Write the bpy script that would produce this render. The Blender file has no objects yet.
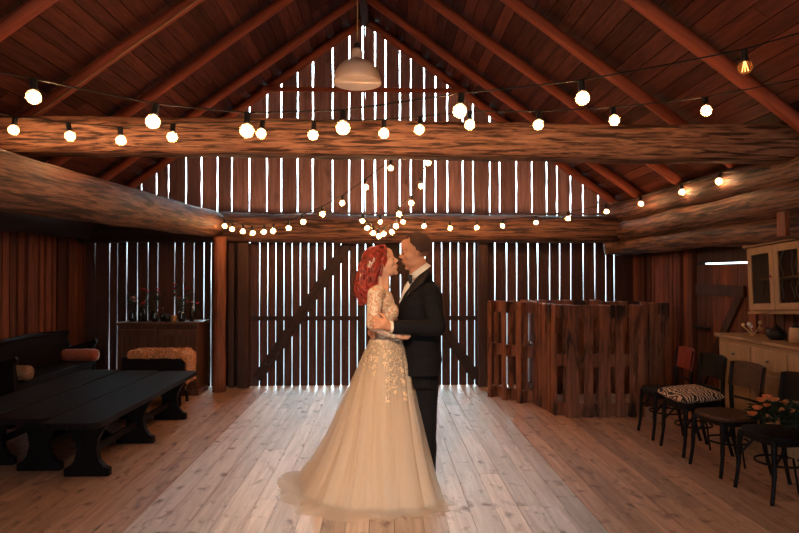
import bpy, bmesh, math, random
from mathutils import Vector, Matrix, Euler, noise
R = math.radians
PI = math.pi
rnd = random.Random(7)
sc = bpy.context.scene
col = sc.collection

# ------------------------------------------------------------------ camera
F = 620.0
CAM = Vector((0, 0, 1.55))
yaw, pitch = math.atan(16.5/F), math.atan(7.5/F)
cd = bpy.data.cameras.new('camera'); cd.sensor_width = 36; cd.lens = F*36/799.0
cam = bpy.data.objects.new('camera', cd); col.objects.link(cam)
cam.location = CAM; cam.rotation_euler = (R(90)+pitch, 0, -yaw)
cd.clip_end = 200
sc.camera = cam
MAT = Euler((R(90)+pitch, 0, -yaw)).to_matrix()
def at(px, py, Y):
    """world point on the plane y = Y that the photo shows at px, py"""
    d = MAT @ Vector(((px-399.5)/F, (266.5-py)/F, -1))
    return CAM + d*(Y/d.y)
def X(px, Y): return at(px, 274, Y).x
def Z(py, Y, px=400): return at(px, py, Y).z

# ------------------------------------------------------------------ materials
def nt(name):
    m = bpy.data.materials.new(name); m.use_nodes = True
    n = m.node_tree; n.nodes.clear()
    out = n.nodes.new('ShaderNodeOutputMaterial'); b = n.nodes.new('ShaderNodeBsdfPrincipled')
    n.links.new(b.outputs[0], out.inputs[0])
    return m, n, b, out
def plain(name, c, rough=.6, metal=0, bump=0, bscale=60, spec=.5, vary=0, sheen=0):
    m, n, b, out = nt(name)
    b.inputs['Base Color'].default_value = (*c, 1); b.inputs['Roughness'].default_value = rough
    b.inputs['Metallic'].default_value = metal; b.inputs['Specular IOR Level'].default_value = spec
    if sheen: b.inputs['Sheen Weight'].default_value = sheen
    if bump or vary:
        tc = n.nodes.new('ShaderNodeTexCoord'); ns = n.nodes.new('ShaderNodeTexNoise')
        ns.inputs['Scale'].default_value = bscale; ns.inputs['Detail'].default_value = 4
        n.links.new(tc.outputs['Object'], ns.inputs['Vector'])
        if bump:
            bp = n.nodes.new('ShaderNodeBump'); bp.inputs['Strength'].default_value = bump; bp.inputs['Distance'].default_value = .01
            n.links.new(ns.outputs['Fac'], bp.inputs['Height']); n.links.new(bp.outputs[0], b.inputs['Normal'])
        if vary:
            r = n.nodes.new('ShaderNodeValToRGB')
            r.color_ramp.elements[0].position = .35; r.color_ramp.elements[1].position = .65
            r.color_ramp.elements[0].color = (*[v*(1-vary) for v in c], 1); r.color_ramp.elements[1].color = (*[min(1, v*(1+vary)) for v in c], 1)
            n.links.new(ns.outputs['Fac'], r.inputs[0]); n.links.new(r.outputs[0], b.inputs['Base Color'])
    return m
def wood(name, dark, light, axis='z', fine=26, stretch=14, rough=.62, bump=.35, vary=.45, knots=0, knotc=(.05, .02, .01), patch=None, patch_amt=.5, spec=.35, contrast=(.3, .7), knotscale=5, pscale=3, pstretch=6):
    """grain stretched along an axis of the object, each board of its own tone"""
    m, n, b, out = nt(name); N = n.nodes.new; L = n.links.new
    tc = N('ShaderNodeTexCoord'); geo = N('ShaderNodeNewGeometry')
    off = N('ShaderNodeVectorMath'); off.operation = 'SCALE'; off.inputs[0].default_value = (37, 53, 71)
    L(geo.outputs['Random Per Island'], off.inputs['Scale'])
    add = N('ShaderNodeVectorMath'); add.operation = 'ADD'; L(tc.outputs['Object'], add.inputs[0]); L(off.outputs[0], add.inputs[1])
    def mapped(s, st):
        mp = N('ShaderNodeMapping'); v = [s, s, s]; v['xyz'.index(axis)] = s/st
        mp.inputs['Scale'].default_value = v; L(add.outputs[0], mp.inputs['Vector']); return mp
    g = N('ShaderNodeTexNoise'); g.inputs['Scale'].default_value = 1; g.inputs['Detail'].default_value = 6; g.inputs['Roughness'].default_value = .65
    g.inputs['Distortion'].default_value = .6
    L(mapped(fine, stretch).outputs[0], g.inputs['Vector'])
    cr = N('ShaderNodeValToRGB'); cr.color_ramp.elements[0].position = contrast[0]; cr.color_ramp.elements[1].position = contrast[1]
    cr.color_ramp.elements[0].color = (*dark, 1); cr.color_ramp.elements[1].color = (*light, 1); L(g.outputs['Fac'], cr.inputs[0])
    c = cr.outputs[0]
    if patch:
        p = N('ShaderNodeTexNoise'); p.inputs['Scale'].default_value = 1; p.inputs['Detail'].default_value = 5; p.inputs['Roughness'].default_value = .6
        p.inputs['Distortion'].default_value = .5
        L(mapped(pscale, pstretch).outputs[0], p.inputs['Vector'])
        pr = N('ShaderNodeValToRGB'); pr.color_ramp.elements[0].position = 1-patch_amt-.05; pr.color_ramp.elements[1].position = 1-patch_amt+.09
        L(p.outputs['Fac'], pr.inputs[0])
        mx = N('ShaderNodeMixRGB'); L(pr.outputs[0], mx.inputs[0]); L(c, mx.inputs[1]); mx.inputs[2].default_value = (*patch, 1); c = mx.outputs[0]
    if knots:
        k = N('ShaderNodeTexVoronoi'); k.inputs['Scale'].default_value = knotscale
        kn = N('ShaderNodeTexNoise'); kn.inputs['Scale'].default_value = 9; kn.inputs['Detail'].default_value = 3
        mp = mapped(1, 1.7); L(mp.outputs[0], kn.inputs['Vector'])
        mxv = N('ShaderNodeMixRGB'); mxv.inputs[0].default_value = .1; L(mp.outputs[0], mxv.inputs[1]); L(kn.outputs['Color'], mxv.inputs[2])
        L(mxv.outputs[0], k.inputs['Vector'])
        kr = N('ShaderNodeValToRGB'); kr.color_ramp.elements[0].position = .03; kr.color_ramp.elements[0].color = (knots, knots, knots, 1)
        kr.color_ramp.elements[1].position = .19; kr.color_ramp.elements[1].color = (0, 0, 0, 1); L(k.outputs['Distance'], kr.inputs[0])
        mk = N('ShaderNodeMixRGB'); L(kr.outputs[0], mk.inputs[0]); L(c, mk.inputs[1]); mk.inputs[2].default_value = (*knotc, 1); c = mk.outputs[0]
    hs = N('ShaderNodeHueSaturation'); mr = N('ShaderNodeMapRange'); L(geo.outputs['Random Per Island'], mr.inputs['Value'])
    mr.inputs['To Min'].default_value = 1-vary; mr.inputs['To Max'].default_value = 1+vary
    L(mr.outputs[0], hs.inputs['Value']); L(c, hs.inputs['Color']); L(hs.outputs[0], b.inputs['Base Color'])
    b.inputs['Roughness'].default_value = rough; b.inputs['Specular IOR Level'].default_value = spec
    if bump:
        bp = N('ShaderNodeBump'); bp.inputs['Strength'].default_value = bump; bp.inputs['Distance'].default_value = .012
        L(g.outputs['Fac'], bp.inputs['Height']); L(bp.outputs[0], b.inputs['Normal'])
    return m
M = {}
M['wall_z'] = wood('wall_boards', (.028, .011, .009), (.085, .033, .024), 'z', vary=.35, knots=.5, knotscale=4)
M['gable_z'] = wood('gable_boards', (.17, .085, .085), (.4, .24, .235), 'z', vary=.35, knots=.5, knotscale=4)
M['side_z'] = wood('side_boards', (.05, .014, .009), (.24, .07, .034), 'z', vary=.6, knots=.6, knotscale=4)
M['roof_y'] = wood('roof_boards', (.042, .013, .01), (.13, .038, .026), 'y', spec=.1, vary=.45, knots=.6, knotscale=5)
M['dark_back'] = plain('tar_paper', (.012, .008, .007), .9)
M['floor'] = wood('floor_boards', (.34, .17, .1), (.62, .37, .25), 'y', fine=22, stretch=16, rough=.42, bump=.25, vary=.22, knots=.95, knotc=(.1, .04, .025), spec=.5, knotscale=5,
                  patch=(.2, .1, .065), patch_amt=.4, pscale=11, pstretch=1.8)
M['floor_pale'] = wood('pale_floor_boards', (.48, .37, .32), (.82, .7, .64), 'y', fine=22, stretch=16, rough=.38, bump=.35, vary=.2, knots=.95, knotc=(.14, .07, .05), spec=.5, knotscale=5,
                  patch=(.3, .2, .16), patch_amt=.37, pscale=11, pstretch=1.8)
M['log_x'] = wood('peeled_log', (.06, .024, .016), (.3, .145, .09), 'x', fine=46, stretch=12, rough=.6, bump=1, vary=.1, pscale=30, pstretch=16, patch=(.022, .009, .007), patch_amt=.5, contrast=(.25, .75), knots=.7, knotscale=3)
M['beam_x'] = wood('hewn_beam', (.15, .06, .034), (.42, .22, .14), 'x', fine=22, stretch=8, rough=.6, bump=.8, vary=.06, patch=(.035, .014, .009), patch_amt=.5, pscale=42, pstretch=14)
M['rafter_x'] = wood('rafter_wood', (.16, .04, .022), (.38, .1, .055), 'x', fine=16, spec=.15, stretch=14, bump=.4, vary=.1, knots=.5, knotscale=3)
M['post_z'] = wood('post_wood', (.08, .025, .013), (.28, .095, .045), 'z', fine=16, stretch=10, bump=.7, vary=.1, patch=(.09, .028, .015), patch_amt=.42)
M['dpost_z'] = wood('dark_post_wood', (.025, .01, .008), (.07, .027, .018), 'z', fine=16, stretch=10, bump=.7, vary=.1)
M['dark_x'] = wood('dark_plank', (.015, .007, .006), (.045, .018, .014), 'x', fine=16, stretch=10, bump=.5, vary=.1)
M['pallet'] = wood('pallet_wood', (.05, .017, .01), (.3, .105, .05), 'z', fine=18, stretch=12, bump=.6, vary=.6, knots=.8, knotscale=4, patch=(.018, .007, .005), patch_amt=.46, pscale=6, pstretch=4)
M['bench'] = wood('black_stained_wood', (.004, .003, .003), (.014, .009, .009), 'y', fine=20, stretch=16, rough=.5, bump=.25, vary=.2, spec=.08)
M['settle'] = wood('black_settle_wood', (.005, .004, .004), (.014, .009, .01), 'y', spec=.15, fine=20, stretch=12, rough=.4, bump=.25, vary=.2)
M['chair'] = plain('black_lacquered_wood', (.006, .004, .005), .55, spec=.15, vary=.3, bscale=30)
M['chair_seat'] = wood('brown_seat_ply', (.035, .014, .009), (.09, .036, .022), 'x', fine=20, stretch=9, rough=.35, vary=.1)
M['chair_red'] = plain('red_painted_ply', (.19, .022, .014), .45, vary=.2, bscale=30)
M['sideboard'] = wood('dark_oak', (.045, .019, .011), (.14, .06, .034), 'z', fine=24, stretch=10, rough=.45, bump=.3, vary=.1)
M['cream'] = wood('chipped_cream_paint', (.34, .2, .11), (.44, .28, .16), 'z', fine=18, stretch=5, rough=.6, vary=.05, patch=(.16, .07, .035), patch_amt=.33, pscale=12, pstretch=5)
M['cream_top'] = wood('chipped_cream_top', (.28, .16, .085), (.42, .26, .15), 'y', fine=18, stretch=8, rough=.6, vary=.05, patch=(.12, .05, .025), patch_amt=.42, pscale=12, pstretch=5)
M['inner'] = plain('dark_cabinet_inside', (.06, .03, .02), .7)
M['brass'] = plain('gold_wire', (.75, .5, .22), .3, 1)
M['iron'] = plain('black_iron', (.02, .018, .02), .45, .6)
M['black'] = plain('black_plastic', (.012, .012, .014), .45)
M['cord'] = plain('black_cord', (.02, .014, .012), .6)
M['enamel'] = plain('cream_enamel', (.88, .74, .68), .3, spec=.5)
M['enamel_in'] = plain('white_enamel', (.85, .8, .74), .4)
M['rust'] = plain('rust_velvet', (.36, .075, .035), .85, bump=.2, vary=.15, bscale=25, sheen=.3)
M['tan'] = plain('tan_weave', (.3, .15, .085), .85, bump=.4, vary=.25, bscale=60)
M['fur'] = plain('ginger_fur', (.62, .27, .1), .9, vary=.35, bscale=30, sheen=.4)
M['skin_g'] = plain('skin_tanned', (.62, .3, .18), .5, vary=.06, bscale=12)
M['skin_b'] = plain('skin_fair', (.75, .42, .28), .5, vary=.05, bscale=12)
M['stubble'] = plain('short_brown_hair', (.075, .034, .022), .75, bump=.6, bscale=300)
M['beard'] = plain('brown_stubble', (.3, .13, .075), .8, bump=.6, bscale=300)
M['redhair'] = plain('red_hair', (.3, .03, .018), .38, vary=.55, bscale=45, bump=.3)
M['suit'] = plain('black_wool_suit', (.007, .0065, .009), .85, bump=.15, bscale=200, spec=.2)
M['satin'] = plain('black_satin', (.01, .009, .012), .5, spec=.3)
M['shirt'] = plain('white_cotton', (.82, .8, .78), .7)
M['shoe'] = plain('black_leather', (.01, .009, .01), .25)
M['eye'] = plain('eye_white', (.75, .7, .66), .2)
M['iris'] = plain('dark_iris', (.02, .012, .01), .2)
M['lip'] = plain('red_lips', (.45, .06, .05), .4)
M['leaf'] = plain('dark_green_leaf', (.02, .032, .016), .6, vary=.4, bscale=20)
M['peach'] = plain('peach_petal', (.85, .27, .09), .6, vary=.25, bscale=40)
M['pinkp'] = plain('deep_pink_petal', (.4, .03, .06), .6, vary=.2, bscale=40)
M['palep'] = plain('pale_pink_petal', (.7, .3, .27), .6, vary=.15, bscale=40)
M['bottle'] = plain('dark_bottle_glass', (.015, .016, .014), .08, spec=.8)
M['ceramic'] = plain('beige_ceramic', (.48, .27, .14), .5, vary=.15, bscale=14)
M['redd'] = plain('red_wax', (.3, .02, .02), .4)
M['white'] = plain('pearl_white', (.85, .78, .7), .25)
M['steel'] = plain('worn_steel', (.35, .3, .27), .4, 1)
M['twine'] = plain('jute_cord', (.4, .24, .12), .8)

def glass_mat():
    m, n, b, out = nt('clear_window_glass')
    b.inputs['Base Color'].default_value = (.02, .02, .02, 1); b.inputs['Roughness'].default_value = .04
    t = n.nodes.new('ShaderNodeBsdfTransparent'); mx = n.nodes.new('ShaderNodeMixShader'); mx.inputs[0].default_value = .3
    n.links.new(t.outputs[0], mx.inputs[1]); n.links.new(b.outputs[0], mx.inputs[2]); n.links.new(mx.outputs[0], out.inputs[0])
    return m
M['pane'] = glass_mat()
def bulb_mat(name, tint, fac, em=0):
    m, n, b, out = nt(name)
    b.inputs['Base Color'].default_value = (*tint, 1); b.inputs['Roughness'].default_value = .06
    if em:
        b.inputs['Emission Color'].default_value = (1, .5, .22, 1); b.inputs['Emission Strength'].default_value = em
    t = n.nodes.new('ShaderNodeBsdfTransparent'); t.inputs[0].default_value = (1, .86, .66, 1)
    mx = n.nodes.new('ShaderNodeMixShader'); mx.inputs[0].default_value = fac
    n.links.new(t.outputs[0], mx.inputs[1]); n.links.new(b.outputs[0], mx.inputs[2]); n.links.new(mx.outputs[0], out.inputs[0])
    return m
M['bulb_glass'] = bulb_mat('lit_bulb_glass', (1, .6, .3), .35, .9)
M['bulb_clear'] = bulb_mat('clear_bulb_glass', (.7, .45, .25), .25, 0)
def emis(name, c, s):
    m, n, b, out = nt(name); e = n.nodes.new('ShaderNodeEmission'); e.inputs[0].default_value = (*c, 1); e.inputs[1].default_value = s
    n.links.new(e.outputs[0], out.inputs[0]); return m
BULB = 230
M['filament'] = emis('glowing_filament', (1, .6, .34), BULB)
M['filament_dim'] = emis('dim_filament', (1, .42, .12), 5)

def lace_mat(name, under, lace, scale, amt, transp=False):
    m, n, b, out = nt(name); N = n.nodes.new; L = n.links.new
    tc = N('ShaderNodeTexCoord'); ns = N('ShaderNodeTexNoise'); ns.inputs['Scale'].default_value = scale; ns.inputs['Detail'].default_value = 2; ns.inputs['Distortion'].default_value = 2.0
    L(tc.outputs['Object'], ns.inputs['Vector'])
    r = N('ShaderNodeValToRGB'); r.color_ramp.elements[0].position = amt-.02; r.color_ramp.elements[1].position = amt+.02
    L(ns.outputs['Fac'], r.inputs[0])
    mx = N('ShaderNodeMixRGB'); L(r.outputs[0], mx.inputs[0]); mx.inputs[1].default_value = (*under, 1); mx.inputs[2].default_value = (*lace, 1)
    L(mx.outputs[0], b.inputs['Base Color']); b.inputs['Roughness'].default_value = .7
    bp = N('ShaderNodeBump'); bp.inputs['Strength'].default_value = .6; bp.inputs['Distance'].default_value = .004
    L(r.outputs[0], bp.inputs['Height']); L(bp.outputs[0], b.inputs['Normal'])
    if transp:
        t = N('ShaderNodeBsdfTransparent'); ms = N('ShaderNodeMixShader'); L(r.outputs[0], ms.inputs[0]); L(t.outputs[0], ms.inputs[1]); L(b.outputs[0], ms.inputs[2]); L(ms.outputs[0], out.inputs[0])
    return m
M['lace'] = lace_mat('ivory_lace', (.66, .36, .22), (.86, .78, .68), 42, .5)
M['lace_app'] = lace_mat('ivory_lace_applique', (.66, .36, .22), (.8, .66, .48), 40, .52, True)
def cloth_mat(name, c, alpha, trans=.3, streak=True):
    m, n, b, out = nt(name); N = n.nodes.new; L = n.links.new
    b.inputs['Base Color'].default_value = (*c, 1); b.inputs['Roughness'].default_value = .75; b.inputs['Sheen Weight'].default_value = .25
    tl = N('ShaderNodeBsdfTranslucent'); tl.inputs[0].default_value = (*c, 1)
    m1 = N('ShaderNodeMixShader'); m1.inputs[0].default_value = trans; L(b.outputs[0], m1.inputs[1]); L(tl.outputs[0], m1.inputs[2]); s = m1.outputs[0]
    if alpha < 1:
        t = N('ShaderNodeBsdfTransparent'); m2 = N('ShaderNodeMixShader'); m2.inputs[0].default_value = alpha
        L(t.outputs[0], m2.inputs[1]); L(s, m2.inputs[2]); s = m2.outputs[0]
    L(s, out.inputs[0]); return m
M['satin_skirt'] = cloth_mat('champagne_satin_lining', (.86, .62, .4), 1, .1)
M['tulle'] = cloth_mat('ivory_tulle', (.88, .8, .7), .42, .4)

def zebra():
    m, n, b, out = nt('striped_black_and_cream_fabric'); N = n.nodes.new; L = n.links.new
    tc = N('ShaderNodeTexCoord'); w = N('ShaderNodeTexWave'); w.inputs['Scale'].default_value = 11; w.inputs['Distortion'].default_value = 10
    w.inputs['Detail'].default_value = 1.2; w.inputs['Detail Scale'].default_value = 1.2
    L(tc.outputs['Object'], w.inputs['Vector'])
    r = N('ShaderNodeValToRGB'); r.color_ramp.interpolation = 'CONSTANT'; r.color_ramp.elements[0].color = (.015, .01, .01, 1)
    r.color_ramp.elements[1].position = .56; r.color_ramp.elements[1].color = (.62, .4, .27, 1)
    L(w.outputs['Fac'], r.inputs[0]); L(r.outputs[0], b.inputs['Base Color']); b.inputs['Roughness'].default_value = .85
    return m
M['zebra'] = zebra()

# ------------------------------------------------------------------ mesh helpers
class MB:
    def __init__(s): s.b = bmesh.new()
    def add(s, verts, faces):
        vs = [s.b.verts.new(v) for v in verts]
        for f in faces:
            try: s.b.faces.new([vs[i] for i in f])
            except ValueError: pass
        return vs
    def box(s, lo, hi, mat=None):
        x0, y0, z0 = lo; x1, y1, z1 = hi
        v = [Vector(p) for p in ((x0, y0, z0), (x1, y0, z0), (x1, y1, z0), (x0, y1, z0), (x0, y0, z1), (x1, y0, z1), (x1, y1, z1), (x0, y1, z1))]
        if mat: v = [mat @ p for p in v]
        s.add(v, [(3, 2, 1, 0), (4, 5, 6, 7), (0, 1, 5, 4), (1, 2, 6, 5), (2, 3, 7, 6), (3, 0, 4, 7)]); return s
    def hexa(s, p):           # eight corners, bottom four then top four
        s.add([Vector(q) for q in p], [(3, 2, 1, 0), (4, 5, 6, 7), (0, 1, 5, 4), (1, 2, 6, 5), (2, 3, 7, 6), (3, 0, 4, 7)]); return s
    def prism(s, poly, a, b_, axis='y'):
        def P(u, v, w):
            return {'y': (u, w, v), 'x': (w, u, v), 'z': (u, v, w)}[axis]
        n = len(poly); v = [P(u, q, a) for u, q in poly]+[P(u, q, b_) for u, q in poly]
        s.add(v, [tuple(range(n))[::-1], tuple(range(n, 2*n))]+[(i, (i+1) % n, n+(i+1) % n, n+i) for i in range(n)]); return s
    def tube(s, pts, rad, seg=10, caps=True, flat=1.0, jit=0, up=None):
        pts = [Vector(p) for p in pts]; n = len(pts)
        if not hasattr(rad, '__len__'): rad = [rad]*n
        rings = []; ref = Vector(up) if up else None
        for i, p in enumerate(pts):
            t = (pts[min(i+1, n-1)]-pts[max(i-1, 0)]).normalized()
            if ref is None: ref = Vector((0, 0, 1)) if abs(t.z) < .9 else Vector((1, 0, 0))
            a = t.cross(ref)
            if a.length < 1e-4: a = t.cross(Vector((1, .3, 0)))
            a.normalize(); bb = a.cross(t).normalized(); ref = bb
            r = rad[i]; ra, rb = (r if hasattr(r, '__len__') else (r, r*flat))
            ring = []
            for k in range(seg):
                an = 2*PI*k/seg; j = 1+(noise.noise(Vector((p.x*2+math.cos(an), p.y*2+math.sin(an), p.z*2)))*jit if jit else 0)
                ring.append(s.b.verts.new(p+a*math.cos(an)*ra*j+bb*math.sin(an)*rb*j))
            rings.append(ring)
        for i in range(n-1):
            for k in range(seg):
                s.b.faces.new((rings[i][k], rings[i][(k+1) % seg], rings[i+1][(k+1) % seg], rings[i+1][k]))
        if caps: s.b.faces.new(rings[0][::-1]); s.b.faces.new(rings[-1])
        return s
    def ell(s, c, r, rot=None, u=14, v=9):
        c = Vector(c); r = r if hasattr(r, '__len__') else (r, r, r)
        mt = Matrix.Translation(c) @ (Euler(rot).to_matrix().to_4x4() if rot else Matrix.Identity(4)) @ Matrix.Diagonal((*r, 1))
        bmesh.ops.create_uvsphere(s.b, u_segments=u, v_segments=v, radius=1, matrix=mt); return s
    def caps(s, a, b_, ra, rb, n=6, seg=12, sq=1.0):
        """closed tapered capsule for later remeshing"""
        a, b_ = Vector(a), Vector(b_); d = (b_-a); L_ = d.length or 1e-6; d.normalize(); pts = []; rr = []
        for k in range(4): t = math.sin(PI/2*k/4); pts.append(a-d*ra*(1-t)*.98); rr.append(max(.001, ra*math.sqrt(max(0, 1-(1-t)**2))))
        pts.append(a); rr.append(ra); pts.append(b_); rr.append(rb)
        for k in range(3, -1, -1): t = math.sin(PI/2*k/4); pts.append(b_+d*rb*(1-t)*.98); rr.append(max(.001, rb*math.sqrt(max(0, 1-(1-t)**2))))
        s.tube(pts, rr, seg); return s
    def lathe(s, prof, c=(0, 0, 0), seg=24, wave=None):
        c = Vector(c); rings = []
        for r, z in prof:
            rings.append([s.b.verts.new(c+Vector((r*math.cos(2*PI*k/seg), r*math.sin(2*PI*k/seg), z))) for k in range(seg)])
        for i in range(len(rings)-1):
            for k in range(seg): s.b.faces.new((rings[i][k], rings[i][(k+1) % seg], rings[i+1][(k+1) % seg], rings[i+1][k]))
        if prof[0][0] > 1e-5: s.b.faces.new(rings[0][::-1])
        if prof[-1][0] > 1e-5: s.b.faces.new(rings[-1])
        bmesh.ops.remove_doubles(s.b, verts=s.b.verts, dist=1e-6)
        return s
    def mesh(s, name, mats, smooth=False):
        bmesh.ops.recalc_face_normals(s.b, faces=s.b.faces)
        me = bpy.data.meshes.new(name); s.b.to_mesh(me); s.b.free()
        for m in (mats if isinstance(mats, (list, tuple)) else [mats]): me.materials.append(m)
        if smooth:
            for p in me.polygons: p.use_smooth = True
        return me
    def build(s, name, mats, parent=None, smooth=False, bevel=0, loc=None, rot=None):
        o = bpy.data.objects.new(name, s.mesh(name, mats, smooth)); col.objects.link(o)
        if parent: o.parent = parent
        if loc is not None: o.location = loc
        if rot is not None: o.rotation_euler = rot
        if bevel:
            m = o.modifiers.new('bevel', 'BEVEL'); m.width = bevel; m.segments = 2; m.limit_method = 'ANGLE'
        return o
def remesh(o, voxel, smooth=4, fac=.5):
    """join the overlapping shapes of a mesh into one continuous surface"""
    m = o.modifiers.new('r', 'REMESH'); m.mode = 'VOXEL'; m.voxel_size = voxel; m.use_smooth_shade = True
    if smooth: k = o.modifiers.new('s', 'SMOOTH'); k.iterations = smooth; k.factor = fac
    dg = bpy.context.evaluated_depsgraph_get(); dg.update()
    ev = o.evaluated_get(dg); me = bpy.data.meshes.new_from_object(ev)
    mats = list(o.data.materials); o.modifiers.clear(); o.data = me
    if not me.materials:
        for q in mats: me.materials.append(q)
    for p in me.polygons: p.use_smooth = True
    return o
def tag(o, label=None, cat=None, group=None, kind=None):
    if label: o['label'] = label
    if cat: o['category'] = cat
    if group: o['group'] = group
    if kind: o['kind'] = kind
    return o
def empty(name, loc, rz=0, label=None, cat=None, group=None, rot=None):
    o = bpy.data.objects.new(name, None); col.objects.link(o); o.location = loc; o.rotation_euler = rot or (0, 0, rz); o.empty_display_size = .05
    return tag(o, label, cat, group)
def copy_tree(o, parent=None):
    c = o.copy(); col.objects.link(c); c.parent = parent
    for ch in list(o.children): copy_tree(ch, c)
    return c
def fillrange(a, b, w, j=.2, r=rnd):
    out = [a]
    while out[-1] < b-.3*w: out.append(out[-1]+w*(1+r.uniform(-j, j)))
    out[-1] = b; return out

# ------------------------------------------------------------------ the barn
YB, YF = 8.66, -2.6                  # back and front walls
XL, XR = -4.12, 3.55
AX, AZ, SL = -.25, 5.12, .727        # ridge, slope
def roof(x): return AZ-SL*abs(x-AX)
ANG = math.atan(SL)

# floor: boards along the depth of the barn, the middle band paler and greyer
edges = fillrange(XL-.1, XR+.1, .165, .15)
g, w = MB(), MB()
def floor_boards():
    for a, b_ in zip(edges[:-1], edges[1:]):
        mid = (a+b_)/2; y = YF-rnd.uniform(0, 2)
        while y < YB:
            ln = rnd.uniform(2.4, 4.2)
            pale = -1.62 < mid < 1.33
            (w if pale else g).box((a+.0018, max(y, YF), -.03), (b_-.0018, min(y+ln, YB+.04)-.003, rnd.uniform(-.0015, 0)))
            y += ln
floor_boards()
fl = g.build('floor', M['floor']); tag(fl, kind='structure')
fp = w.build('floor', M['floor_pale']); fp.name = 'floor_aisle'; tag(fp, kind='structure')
sub = MB().box((XL-.2, YF, -.12), (XR+.2, YB+.06, -.032)).build('floor_base', M['dark_back']); tag(sub, kind='structure')

# back wall ------------------------------------------------------
up = [141, 156, 168, 185.5, 201, 217, 231.4, 249, 266.5, 281, 297.5, 312.5, 332.5, 349, 362.5, 375, 385.5, 400, 411, 424.3, 435.7, 447.5, 463, 473.3, 490, 500, 516.6, 532.3, 547, 557.4, 571, 583.4, 598.6, 616]
def wavy_board(mb, x0, x1, z0, z1f, y0, y1, j, n=9, z1g=None):
    """an upright board with uneven edges; z1f(x) is the height of its top"""
    zt0, zt1 = z1f(x0), z1f(x1)
    L_, R_ = [], []
    s = rnd.uniform(0, 99)
    for i in range(n):
        t = i/(n-1)
        L_.append((x0+max(-.004, noise.noise(Vector((s, t*9, 0)))*j), z0+(zt0-z0)*t)); R_.append((x1-max(-.004, noise.noise(Vector((s+31, t*9, 0)))*j), z0+(zt1-z0)*t))
    v = []
    for i in range(n): v += [(L_[i][0], y0, L_[i][1]), (R_[i][0], y0, R_[i][1]), (R_[i][0], y1, R_[i][1]), (L_[i][0], y1, L_[i][1])]
    f = [(3, 2, 1, 0), tuple(4*(n-1)+k for k in range(4))]
    for i in range(n-1):
        for k in range(4): f.append((4*i+k, 4*i+(k+1) % 4, 4*i+4+(k+1) % 4, 4*i+4+k))
    mb.add(v, f)
wb = MB(); GW = .016
xs = [X(p, YB) for p in up]
xs = fillrange(XL, xs[0], .17)[:-1]+xs+fillrange(xs[-1], XR, .17)[1:]
first, last = X(141, YB)-.01, X(616, YB)+.01
for a, b_ in zip(xs[:-1], xs[1:]):
    ga = GW/2 if first < a < last else .0005; gb = GW/2 if first < b_ < last else .0005
    if a < AX < b_:
        m_ = AX; parts = [(a+ga, m_), (m_, b_-gb)]
    else: parts = [(a+ga, b_-gb)]
    for p, q in parts: wavy_board(wb, p, q, 2.28, lambda x: roof(x)+.12, YB, YB+.028, .01)
tag(wb.build('wall_back_gable', M['gable_z']), kind='structure')
# below the beam: solid corners, slitted side bays
def bay(pxs, x0, x1, ztop, gap, name, mat, j=.006, n=7):
    mb = MB(); q = [X(p, YB) for p in pxs]; allx = fillrange(x0, q[0], .16)[:-1]+q+fillrange(q[-1], x1, .16)[1:]
    lo, hi = q[0]-.01, q[-1]+.01
    for a, b_ in zip(allx[:-1], allx[1:]):
        ga = gap/2 if lo < a < hi else .0005; gb = gap/2 if lo < b_ < hi else .0005
        wavy_board(mb, a+ga, b_-gb, 0, lambda x: ztop, YB, YB+.028, j, n)
    o = mb.build(name, mat); tag(o, kind='structure'); return o
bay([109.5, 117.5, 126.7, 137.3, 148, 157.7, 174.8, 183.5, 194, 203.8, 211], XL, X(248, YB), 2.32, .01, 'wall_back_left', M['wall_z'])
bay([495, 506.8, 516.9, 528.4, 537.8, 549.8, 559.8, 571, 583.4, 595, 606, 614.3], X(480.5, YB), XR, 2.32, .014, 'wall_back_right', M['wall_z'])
# double barn door, each leaf with a brace and a rail
def leaf(pxs, name, x0, x1, brace, label):
    r = empty(name, (0, 0, 0)); r['kind'] = 'structure'
    mb = MB(); q = [x0]+[X(p, YB) for p in pxs]+[x1]
    for i, (a, b_) in enumerate(zip(q[:-1], q[1:])): wavy_board(mb, a+.0053, b_-.0053, 0, lambda x: 2.3, YB, YB+.028, .003)
    mb.build('door_board', M['wall_z'], r)
    (xa, za), (xb, zb) = brace; d = Vector((xb-xa, 0, zb-za)); ln = d.length
    MB().box((-ln/2, -.02, -.07), (ln/2, .02, .07)).build('door_brace', M['dark_x'], r, loc=((xa+xb)/2, YB-.024, (za+zb)/2), rot=(0, -math.atan2(d.z, d.x), 0))
    zr = Z(318, YB)
    MB().box((x0+.02, YB-.012, zr-.03), (x1-.02, YB-.001, zr+.03)).build('door_rail', M['dark_x'], r)
    return r
xm = X(365.5, YB)
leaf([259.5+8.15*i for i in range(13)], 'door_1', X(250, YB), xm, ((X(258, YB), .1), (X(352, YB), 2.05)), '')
leaf([373.5, 381.5, 389.7, 400.5, 409, 417, 425, 433.3, 441.7, 450.4, 458.6, 467, 474.6], 'door_2', xm, X(481.5, YB), ((X(476, YB), .1), (X(382, YB), 2.05)), '')

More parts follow.
